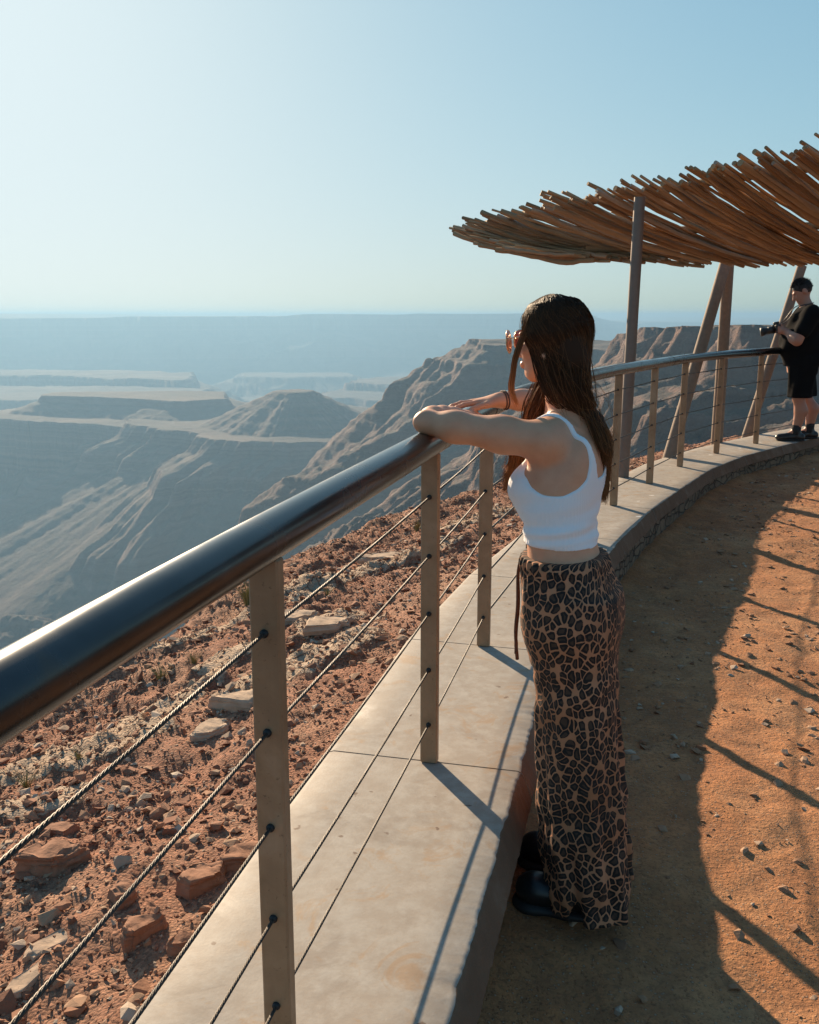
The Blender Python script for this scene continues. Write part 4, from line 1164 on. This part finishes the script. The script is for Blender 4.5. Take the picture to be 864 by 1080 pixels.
    for s_ in (1, -1):
        c = Hp(.113, .040*s_, .004); ax_f = Hf*.96+Hl*s_*.20; ax_f /= np.linalg.norm(ax_f); ax_l = np.cross(Hu, ax_f); a = np.linspace(0, 2*math.pi, 41)
        ring = np.array([c+ax_l*.031*math.cos(t)+Hu*.031*math.sin(t) for t in a]); gl.tube(ring, .0017, 8, False)
        lens.append((c, ax_l, Hu, ax_f))
        tip = c+ax_l*(.029 if np.dot(ax_l, Hl)*s_ > 0 else -.029)+Hu*.008
        gl.tube(catmull([tip, Hp(.06, .074*s_, .013), Hp(.01, .067*s_, .010), Hp(-.02, .062*s_, -.006)], 6), .0016, 8)
    gl.tube(catmull([Hp(.104, .009, .010), Hp(.108, 0, .014), Hp(.104, -.009, .010)], 5), .0016, 8)
    M_GOLD = m_simple('gold_wire', (.75,.48,.30), .3, 1.0, 0, 30, .1)
    go = gl.build('sunglasses', M_GOLD, root, True)
    t = NT('rose_lens'); M_LENS = t.fin((.50,.20,.15), .08, Transmission_Weight=.35, Coat_Weight=.6)
    for (c, al, au_, af) in lens:
        a = np.linspace(0, 2*math.pi, 36, endpoint=False)
        V = [c+af*.004]+[c+al*.030*math.cos(x)+au_*.030*math.sin(x) for x in a]+[c+af*.0025]+[c-af*.0015+al*.030*math.cos(x)+au_*.030*math.sin(x) for x in a]
        F = [(0, i+1, (i+1) % 36+1) for i in range(36)]+[(37, 38+(i+1) % 36, 38+i) for i in range(36)]+[(1+i, 38+i, 38+(i+1) % 36, 1+(i+1) % 36) for i in range(36)]
        obj('lens', V, F, M_LENS, go, True)
    # ---- bracelet of ink on the right wrist and a hair tie
    m = MB(); d = (rw-re_)/np.linalg.norm(rw-re_)
    for off, tw in ((-.012, .0), (-.020, .1)):
        c = rw+d*off; a = np.linspace(0, 2*math.pi, 33); u1 = np.cross(d, up); u1 /= np.linalg.norm(u1); u2 = np.cross(u1, d)
        m.tube([c+u1*.0285*math.cos(x)+u2*.0285*math.sin(x)+d*.004*math.sin(x+tw) for x in a], .0022, 6, False)
    m.build('bracelet', m_simple('cord_bracelet', (.10,.045,.025), .7), root, True)
    # ---- hair
    r = np.random.default_rng(12); V = []; F = []; tone = []; nV = 0
    def strand(P, w, tn, n=3):
        nonlocal nV
        P = np.asarray(P); m = len(P); T = np.gradient(P, axis=0); T /= np.linalg.norm(T, axis=1)[:, None]+1e-9
        ref = Hf+.3*Hl; u = np.cross(T, ref); u /= np.linalg.norm(u, axis=1)[:, None]+1e-9; v = np.cross(T, u)
        wd = w*np.minimum(1, np.linspace(1.0, 0, m)*3.0+.12)
        a = np.arange(n)*2*math.pi/n
        ring = P[:, None, :]+wd[:, None, None]*(np.cos(a)[None, :, None]*u[:, None]+np.sin(a)[None, :, None]*v[:, None])
        V.append(ring.reshape(-1, 3)); idx = np.arange(m*n).reshape(m, n)
        q = np.stack([idx[:-1], np.roll(idx, -1, 1)[:-1], np.roll(idx, -1, 1)[1:], idx[1:]], -1).reshape(-1, 4)+nV
        F.append(q); nV += m*n; tone.append(np.full(m*n, tn)+np.repeat(np.linspace(-.12, 1, m)**2.5*.60, n))
    SK = np.array([.078, .096, .092]); hc2 = Hp(-.012, 0, .022)   # left, front, up radii
    def skull(az, el, gr=1.0):     # az 0 = front, + = her left
        return hc2+gr*(Hl*SK[0]*math.sin(az)*math.cos(el)+Hf*SK[1]*math.cos(az)*math.cos(el)+Hu*SK[2]*math.sin(el))
    Bk = np.array([.470, 2.600, 1.378])     # where the mane gathers at the nape
    End = np.array([.534, 2.562, 1.150])
    for i in range(7500):
        side = 1 if r.uniform() < .62 else -1
        if r.uniform() < .35:
            az0 = side*r.uniform(.15, 3.1); el0 = r.uniform(.0, .7) if abs(az0) > 1.15 else r.uniform(.45, .9)
        else:
            az0 = side*abs(r.normal(.15, .9)); az0 = max(-3.1, min(3.1, az0)); el0 = r.uniform(.75, 1.5)
        lift = 1.0+.075*r.uniform()**1.3
        if side > 0 or abs(az0) > 2.2:
            # flows down over the ear and back to the nape
            azt = side*np.clip(abs(az0)*.55+r.uniform(.75, 1.65), .9, 3.0)
            q = r.uniform(0, 1)
            P = [skull(az0, el0, lift), skull(az0*.6+azt*.4, min(el0, .75), lift+.015), skull(azt*.92, .12, lift+.03), skull(azt, -.42, lift-.01+.05*q)]
            jit = Lv*r.normal(0, .016)+Fv*r.normal(0, .011)
            fr = max(0, (1.75-azt)/.85) if side > 0 else 0    # strands nearer the face sweep lower
            P.append(Bk+jit+Fv*.050*fr+Lv*(.030+.02*fr)*(1 if side > 0 else -.2)-up*.030*fr+up*.03)
            e = End+Lv*r.normal(0, .011)+Fv*r.normal(0, .008)-up*(r.uniform(-.16, .0) if r.uniform() < .8 else r.uniform(0, .05))
            gx = Lv*r.normal(0, .014)-Fv*abs(r.normal(0, .007))
            P += [np.array([.500, 2.580, 1.325])+gx*1.1, np.array([.528, 2.560, 1.250])+gx, e]
        else:
            # far side: falls in front of the right shoulder
            azt = -r.uniform(1.0, 1.9)
            P = [skull(az0, el0, lift), skull(azt, .35, lift+.06), skull(azt, -.40, lift+.12)]
            b = np.array([.372, 2.690, 1.37])+Lv*r.normal(0, .016)+Fv*r.normal(0, .012)
            P += [b, np.array([.322, 2.665, 1.24])+Lv*r.normal(0, .014)+Fv*r.normal(0, .012), np.array([.288, 2.655, 1.135])+Fv*r.normal(0, .014)+Lv*r.normal(0, .01)-up*r.uniform(-.05, .03)]
        base = .02+.16*r.uniform()+(.22 if r.uniform() < .12 else 0)+(.18 if side < 0 else 0)
        strand(catmull(P, 5), r.uniform(.0007, .0014), base)
    # lock in front of the left cheek, and flyaways; high tone paints backlit glow
    for i in range(75):
        j = r.normal(0, .0035, 3)
        P = [skull(.75+r.normal(0, .06), .85, 1.06), skull(.95+r.normal(0,.03), .25, 1.03)+j, Hp(.075, .080, -.035)+j, Hp(.090, .078, -.085)+j, Hp(.100, .074, -.130)+j*1.2, Hp(.088, .072, -.160-.015*r.uniform())+j]
        strand(catmull(P, 5), r.uniform(.0008, .0014), .45+.2*r.uniform())
    for i in range(170):
        az0 = r.uniform(.2, 2.8); P = [skull(az0, 1.0, 1.05), skull(az0+.3, .4, 1.06+.06*r.uniform()), skull(az0+.7, -.3, 1.08+.05*r.uniform()), Bk+r.normal(0, .03, 3)+Lv*.02, End+r.normal(0, .035, 3)+up*r.uniform(0, .1)]
        strand(catmull(P, 5), .00035, .5)
    # solid scalp layer under the strands
    sc = Field((.22, 2.48, 1.30), (.60, 2.80, 1.70), .005)
    sc.ell(hc2, SK*.985, [Hl, Hf, Hu], .01)
    sc.ell(Hp(-.055, .012, -.045), (.060, .050, .085), [Hl, Hf, Hu], .03)
    sc.chain([Hp(-.06, .0, -.06), Bk, np.array([.516, 2.574, 1.325]), np.array([.543, 2.558, 1.25])], [.046, .030, .018, .006], .02, flat=(Fv, .6))
    # open the face
    sc.ell(Hp(.085, 0, -.035), (.088, .075, .090), [Hl, Hf, Hu], .006, 's')
    V2, Q2 = surface_nets(sc, 1); V.append(V2); F.append(Q2+nV); tone.append(np.full(len(V2), .08)); nV += len(V2)
    V = np.concatenate(V); F = np.concatenate(F)
    o = obj('hair', V, F, M_HAIR, root, True)
    at = o.data.attributes.new('tone', 'FLOAT', 'POINT'); at.data.foreach_set('value', np.clip(np.concatenate(tone), 0, 1).astype(np.float32))
build_woman()
# ================================================================== the man with a camera
def build_man():
    Fv, Lv = frame(78); up = np.array([0, 0, 1.]); B = BENCH
    px0, py0 = 4.23, 10.33
    root = empty('person', (px0, py0, B), 'man in black T-shirt and shorts standing on the wall, looking down at a camera', 'person')
    P = lambda f, l, z: np.array([px0, py0, B])+Fv*f+Lv*l+up*z
    M_SK2 = m_skin('skin_ruddy', (.42,.21,.14), (.36,.14,.09))
    M_BLK = m_simple('black_cotton', (.006,.006,.007), .95, 0, .3, 40, .25, Specular_IOR_Level=.08)
    M_SHR = m_simple('black_shorts', (.006,.006,.007), .95, 0, .3, 30, .25, Specular_IOR_Level=.08)
    M_SOCK = m_simple('dark_sock', (.02,.02,.022), .95)
    vox = .009
    lo, hi = (px0-.62, py0-.50, B-.02), (px0+.45, py0+.50, B+1.80)
    zs = [.72, .82, .92, 1.02, 1.12, 1.22, 1.32, 1.40]
    def ctr(fs): return [tuple((np.array([px0, py0])+Fv[:2]*f)) for f in fs]
    CC = ctr([-.01, -.005, .02, .035, .03, .01, -.01, -.02])
    aa = [.175, .18, .185, .185, .19, .195, .195, .13]; bb = [.150, .165, .180, .185, .172, .155, .130, .088]
    def torso(f, g=0): f.loft([B+z for z in zs], CC, aa, bb, Lv[:2], Fv[:2], .03, grow=g, power=2.3); f.cone(P(-.02, .165, 1.365), P(-.02, -.165, 1.365), .066+g, .066+g, .04)
    f = Field(lo, hi, vox); torso(f)
    f.chain([P(-.02, 0, 1.38), P(.03, 0, 1.49)], [.075, .060], .03)
    hc = P(.055, 0, 1.585); tl = R(32); Hf = Fv*math.cos(tl)-up*math.sin(tl); Hu = Fv*math.sin(tl)+up*math.cos(tl); Hl = Lv
    Hp = lambda a, b, c: hc+Hf*a+Hl*b+Hu*c
    f.ell(Hp(-.01, 0, .025), (.078, .098, .095), [Hl, Hf, Hu], .03); f.ell(Hp(.03, 0, -.04), (.064, .070, .075), [Hl, Hf, Hu], .03)
    f.cone(Hp(.07, 0, -.10), Hp(.075, 0, -.09), .026, .022, .02); f.chain([Hp(.092, 0, .01), Hp(.118, 0, -.035)], [.010, .014], .012)
    f.cone(Hp(.09, -.02, -.066), Hp(.09, .02, -.066), .009, .009, .01); f.cone(Hp(.088, -.03, .024), Hp(.088, .03, .024), .011, .011, .012)
    for s in (1, -1): f.ell(Hp(-.01, .080*s, -.01), (.012, .022, .034), [Hl, Hf, Hu], .008); f.ell(Hp(.086, .034*s, .004), (.016, .012, .010), [Hl, Hf, Hu], .01, 's')
    # arms: elbows low, forearms forward, both hands round the camera
    cam = P(.275, .02, 1.195)
    arms = []
    for s in (1, -1):
        S = P(-.02, .205*s, 1.345); E_ = P(.115, .265*s, 1.075); W = P(.195, .105*s, 1.16); arms.append((S, E_, W))
        f.chain([S, S*.6+E_*.4, E_], [.070, .066, .050], .04); f.chain([E_, E_*.7+W*.3, W], [.052, .055, .034], .03)
        d = (cam+Lv*s*.055-W); d /= np.linalg.norm(d)
        f.chain([W, W+d*.045], [.034, .036], .02)
        for k in range(4):   # fingers wrap the camera body
            p0 = W+d*.06+up*(.030-.020*k)-up*.01; p1 = p0+d*.040+Lv*s*.012; p2 = p1+d*.022-Lv*s*.022; f.chain([p0, p1, p2], [.0105, .0095, .0085], .004)
        f.chain([W+d*.03+up*.025, W+d*.062+up*.052, W+d*.09+up*.048-Lv*s*.01], [.014, .012, .010], .008)
    # legs: feet apart, one a little ahead
    legs = []
    for s, ff, zz in ((1, .03, 0), (-1, -.15, 0)):
        hp = P(-.01, .09*s, .86); kn = P(ff*.6+.01, .12*s, .47); cf = P(ff*.9-.035, .12*s, .33); an = P(ff, .12*s, .10); legs.append((ff, s))
        f.cone(hp, kn, .105, .062, .04); f.chain([kn, cf, an], [.060, .066, .042], .03); f.cone(an, P(ff+.10, .12*s, .045), .04, .03, .02)
    sdf_obj('body', f, M_SK2, root, 1)
    # shirt with loose hem and short sleeves
    g = Field(lo, hi, vox)
    def ex(u, v, Z, A_, B_):
        th = np.arctan2(v/B_, u/A_); return .006*np.sin(th*6+Z*14)+.005*np.sin(Z*33+th*2)
    g.loft([B+z for z in [.80, .88, .96, 1.06, 1.16, 1.26, 1.36, 1.42]], ctr([-.0, .01, .03, .035, .025, .0, -.01, -.02]), [.205, .207, .208, .205, .205, .21, .20, .11], [.192, .202, .212, .208, .192, .172, .145, .092], Lv[:2], Fv[:2], .03, extra=ex, power=2.3)
    g.cone(P(-.02, .170, 1.365), P(-.02, -.170, 1.365), .080, .080, .05)
    for (S, E_, W), s in zip(arms, (1, -1)): g.cone(S, S*.38+E_*.62, .086, .082, .05)
    g.cone(P(.00, 0, 1.44), P(.05, 0, 1.56), .066, .070, .01, 's')
    sdf_obj('t_shirt', g, M_BLK, root, 2)
    h = Field(lo, hi, vox)
    for s, ff in ((1, .03), (-1, -.15)):
        def e2(u, v, Z, A_, B_, s=s): th = np.arctan2(v/B_, u/A_); return .006*np.sin(th*5+s+Z*9)
        k = ff*.5
        h.loft([B+z for z in (.47, .58, .70, .82, .90)], [tuple(P(k*1.0+.0, .125*s, 0)[:2]), tuple(P(k*.8, .122*s, 0)[:2]), tuple(P(k*.5, .11*s, 0)[:2]), tuple(P(k*.2, .095*s, 0)[:2]), tuple(P(0, .09*s, 0)[:2])], [.105, .110, .112, .110, .10], [.125, .128, .135, .145, .14], Lv[:2], Fv[:2], .04, extra=e2)
    h.loft([B+z for z in (.74, .84, .95)], ctr([-.01, 0, .01]), [.195, .197, .19], [.15, .155, .155], Lv[:2], Fv[:2], .05)
    sdf_obj('shorts', h, M_SHR, root, 2)
    for s, ff in ((1, .03), (-1, -.15)):
        m = MB(); m.tube([P(ff, .12*s, .07), P(ff-.005, .12*s, .12), P(ff-.008, .12*s, .175)], [.052, .049, .050], 20); m.build('sock', M_SOCK, root, True)
        b = Field(P(ff, .12*s, 0)-[.32, .2, .01], P(ff, .12*s, 0)+[.2, .2, .15], .007)
        c = P(ff, .12*s, 0)
        b.chain([c-Fv*.06+up*.045, c+Fv*.05+up*.048, c+Fv*.16+up*.036], [.043, .044, .036], .03); b.cone(c-Fv*.02+up*.05, c-Fv*.01+up*.10, .045, .048, .02)
        b.ell(c+Fv*.13+up*.038, (.048, .075, .034), [Lv, Fv, up], .02)
        sh = sdf_obj('shoe', b, M_BOOT, root, 1)
        so = Field(c-[.34, .22, .02], c+[.22, .22, .05], .007); so.chain([c-Fv*.06+up*.014, c+Fv*.05+up*.014, c+Fv*.15+up*.014], [.046, .044, .050], .02, flat=((0,0,1), .32)); sdf_obj('sole', so, M_RUBBER, sh, 1)
    # short dark hair: many small tufts over the crown
    r = np.random.default_rng(4); V = []; F = []; n = 0
    hc2 = Hp(-.012, 0, .028)
    for i in range(2600):
        az = r.uniform(-math.pi, math.pi); el = r.uniform(-.35, 1.5)
        if abs(az) < 1.2 and el < .62: continue
        if abs(az) < 2.0 and el < .12: continue
        nn = Hl*math.sin(az)*math.cos(el)+Hf*math.cos(az)*math.cos(el)+Hu*math.sin(el)
        p = hc2+Hl*.080*math.sin(az)*math.cos(el)+Hf*.101*math.cos(az)*math.cos(el)+Hu*.098*math.sin(el)
        d = nn*.6+Hf*.5+r.normal(0, .3, 3); d /= np.linalg.norm(d); l = r.uniform(.018, .034)*(1 if el > .3 else .6); w = np.cross(d, nn+.1); w /= np.linalg.norm(w)+1e-9; w *= .0035
        w2 = np.cross(w, d); V += [p-w-nn*.006, p+w-nn*.006, p+w2-nn*.006, p+d*l]; F += [(n, n+1, n+3), (n+1, n+2, n+3), (n+2, n, n+3)]; n += 4
    hf = Field(hc-.16, hc+.17, .008); hf.ell(hc2, (.081, .101, .098), [Hl, Hf, Hu], .01); hf.ell(Hp(.095, 0, -.035), (.11, .085, .088), [Hl, Hf, Hu], .01, 's'); hf.ell(Hp(0, 0, -.12), (.12, .11, .09), [Hl, Hf, Hu], .01, 's')
    V2, Q2 = surface_nets(hf, 1); F += [tuple(q+n) for q in Q2]; V = np.concatenate([np.array(V), V2])
    obj('hair', V, F, m_simple('black_hair', (.012,.009,.008), .6), root, False)
    # the camera in his hands
    M_CAM = m_simple('camera_black', (.015,.015,.016), .45, 0, .1, 90)
    ca = empty('camera', tuple(cam), 'black camera with a long lens held in front of the man in black', 'camera')
    d = Fv*.97-up*.22; d /= np.linalg.norm(d); u2 = np.cross(d, Lv)*-1; u2 = u2 if u2[2] > 0 else -u2
    m = MB(); m.box(cam, (.062, .135, .092), [d, Lv, u2], .008); m.box(cam-Lv*.052+d*.020, (.070, .034, .090), [d, Lv, u2], .010); m.build('camera_body', M_CAM, ca, False)
    m = MB(); m.box(cam+u2*.058+d*.01, (.060, .052, .034), [d, Lv, u2], .010); m.build('viewfinder_hump', M_CAM, ca, False)
    m = MB(); q = cam+d*.03; m.tube([q, q+d*.02, q+d*.021, q+d*.07, q+d*.071, q+d*.105, q+d*.107, q+d*.15], [.036, .036, .040, .040, .037, .037, .043, .045], 28); m.build('lens', M_CAM, ca, True)
    m = MB(); m.tube(catmull([cam-Lv*.06+u2*.03, P(.20, -.12, 1.28), P(.10, -.10, 1.42), P(-.02, -.085, 1.455), P(-.065, 0, 1.465), P(-.02, .085, 1.455), P(.10, .10, 1.42), P(.20, .10, 1.28), cam+Lv*.06+u2*.03], 8), .005, 6); m.build('neck_strap', M_CAM, ca, True)
build_man()

# ================================================================== pergola: pole roof over the lookout
def m_pole():
    t = NT('weathered_pole'); at = t.node('ShaderNodeAttribute', attribute_name='tone').outputs['Fac']; p = t.pos()
    n = t.noise(p, 18, 5, .65, .5); f = t.noise(p, 160, 4, .6)
    c = t.ramp(at, [(0, (.24,.135,.06)), (.5, (.38,.235,.115)), (.85, (.48,.31,.16)), (1, (.42,.36,.29))])
    c = t.mix(t.math('MULTIPLY', n, .5), c, (.13,.065,.03)); c = t.mix(t.ramp(n, [(.62, 0), (.7, .5)]), c, (.42,.31,.20))
    return t.fin(c, .8, normal=t.bump(t.math('ADD', n, t.math('MULTIPLY', f, .4)), .5, .006))
def build_pergola():
    M_POLE = m_pole(); M_GPOST = m_simple('gum_pole', (.23,.165,.12), .8, 0, .4, 26, .3)
    def A(px, py, z): x, y = unp(px, py, z); return np.array([x, y, z])
    # the roof edge nearest the path is high, the canyon edge dips
    N = np.array([A(480, 246, 2.56), A(562, 225, 2.56), A(656, 207, 2.57), A(760, 187, 2.60), A(864, 168, 2.64), A(985, 132, 2.70), A(1130, 95, 2.76)])
    Fd = np.array([A(548, 270, 2.17), A(640, 274.5, 2.12), A(740, 277, 2.09), A(840, 278.5, 2.07), A(960, 279, 2.06), A(1110, 279, 2.06), A(1300, 279, 2.08)])
    def curve(P, u):
        x = np.linspace(0, 1, len(P)); return np.array([smooth_interp(np.array([u]), x, P[:, i])[0] for i in range(3)])
    base = unp(655, 499, BENCH)
    root = empty('pergola', (base[0]+.05, base[1]+.2, -.3), 'tall pergola with a roof of crooked brown poles on slanting posts above the railing', 'pergola')
    r = np.random.default_rng(9)
    def pole(name, pts, rad, n=8, mat=M_POLE, tn=None, knots=True, parent=root, stuff=None):
        P = catmull(pts, 5); m = len(P); wob = np.cumsum(r.normal(0, .0055, (m, 3)), 0)*(1 if knots else .15); wob -= np.linspace(0, 1, m)[:, None]*wob[-1]
        P = P+wob; R_ = np.linspace(rad, rad*.78, m)*(1+(r.uniform(-.09, .12, m) if knots else 0))
        mb = MB(); mb.tube(P, R_, n); return mb, (r.uniform() if tn is None else tn)
    def fin(name, lst, parent=root, stuff=False, mat=M_POLE):
        V = []; F = []; tn = []; n = 0
        for mb, t in lst:
            v = np.concatenate(mb.v); V.append(v); F += [tuple(i+n for i in f) for f in mb.f]; tn.append(np.full(len(v), t)); n += len(v)
        o = obj(name, np.concatenate(V), F, mat, parent, True); at = o.data.attributes.new('tone', 'FLOAT', 'POINT'); at.data.foreach_set('value', np.concatenate(tn).astype(np.float32)); shade_sharp(o.data, 60)
        if stuff: o['kind'] = 'stuff'
        return o
    rest = []; cnt = 0
    items = []
    for i in range(215):      # from the high edge
        u = max(0, (i+r.uniform(-.4, .4))/214)
        if u > .30 and r.uniform() < .12: continue
        items.append((0, u))
    for i in range(26): items.append((1, (i+r.uniform(-.3, .3))/26))
    for i in range(34): items.append((2, r.uniform(0, 1)))
    for kind, u in items:
        if kind == 0: a = curve(N, u); b = curve(Fd, min(1, u*.93+.155+r.normal(0, .006)))
        elif kind == 1:
            a = N[0]+(Fd[0]-N[0])*u+r.normal(0, .01, 3); b = curve(Fd, .02+.15*u+r.normal(0, .004)) if u > 0 else a
            b = curve(Fd, min(1, .155*(1-u)*.9+.06+.05*u))
        else:
            a0 = curve(N, u); b = curve(Fd, min(1, u*.93+.155)); q = r.uniform(.2, .55); a = a0+(b-a0)*q+[0, 0, .05]
        e = (b-a)/np.linalg.norm(b-a)
        if kind < 2: a = a-e*r.choice([r.uniform(-.05, .08), r.uniform(.03, .24)])
        b = b+e*r.uniform(-.05, .14)
        L = np.linalg.norm(b-a); up_ = np.array([0, 0, 1.])
        lay = r.choice([0, .035, .07]); sag = .048*L*.55
        pts = [a+up_*lay, a+(b-a)*.33+up_*(lay-sag*.8), a+(b-a)*.67+up_*(lay-sag*.85), b+up_*lay*.6]
        rad = r.uniform(.011, .019) if r.uniform() < .8 else r.uniform(.019, .027)
        mb, t = pole('stick', pts, rad)
        if kind == 0 and 100 > cnt and u < .80: fin('stick', [(mb, t)]); cnt += 1
        else: rest.append((mb, t))
    fin('stick_layer', rest, stuff=True)
    # carrying beams under the sticks
    for w in (.10, .55, .92):
        pts = [];
        for u in np.linspace(0, .97, 9):
            a = curve(N, u); b = curve(Fd, min(1, u*.93+.155)); p = a+(b-a)*w; p[2] -= .06*np.linalg.norm(b-a)*.55*4*w*(1-w)*.85-.10; pts.append(p)
        mb, t = pole('beam', pts, .036, 12, knots=False, tn=.3); fin('beam', [(mb, .35)])
    # posts
    def post(name, a, b, rad, mat=M_GPOST):
        mb = MB(); n = 9; P = np.linspace(0, 1, n)[:, None]*(np.array(b)-np.array(a))+np.array(a); mb.tube(P, np.linspace(rad, rad*.88, n)*(1+r.uniform(-.02, .02, n)), 20)
        return fin(name, [(mb, .5)], mat=mat)
    bx, by = unp(655.5, 505, BENCH); x1, y1 = bx, by
    d = np.array([x1, y1]); d = d/np.linalg.norm(d)
    # foot of the tall post just outside the wall
    yb = by+.10; xb = (655.5-432)/1000*(yb*math.cos(PITCH)+(CAMZ-.3)*math.sin(PITCH))
    top = A(656.5, 209, 2.60); s = 7.55/ (top[1]) if False else 1
    zt = 2.60; tx, ty = xb, yb
    tz = CAMZ+math.tan(math.atan((540-208)/1000)-PITCH)*yb*1.0
    post('post', (xb+.0, yb, -.9), (xb+.045, yb, tz), .050, m_simple('painted_post', (.20,.145,.115), .55, .2, .15, 20, .2))
    def leg(pb, pt, zb, yb, yt, zt_, rad):
        def at(px, y, z): return ((px-432)/1000*(y*math.cos(PITCH)+(CAMZ-z)*math.sin(PITCH)), y, z)
        a = np.array(at(pb, yb, zb)); b = np.array(at(pt, yt, zt_)); a2 = a-(b-a)*.35; post('slanting_post', a2, b, rad)
    leg(706, 765, BENCH, 9.05, 9.6, 2.10, .062)
    leg(756, 768.5, BENCH, 10.15, 9.75, 2.10, .062)
    e_ = curve(N, .86); post('post', (e_[0]+.25, e_[1]+.15, -.4), (e_[0]+.25, e_[1]+.15, e_[2]-.12), .055)
    e_ = curve(Fd, .90); post('post', (e_[0]-.1, e_[1]-.1, -.6), (e_[0]-.1, e_[1]-.1, e_[2]-.02), .058)
    leg(789, 846, BENCH, 10.95, 11.0, 2.15, .060)
build_pergola()
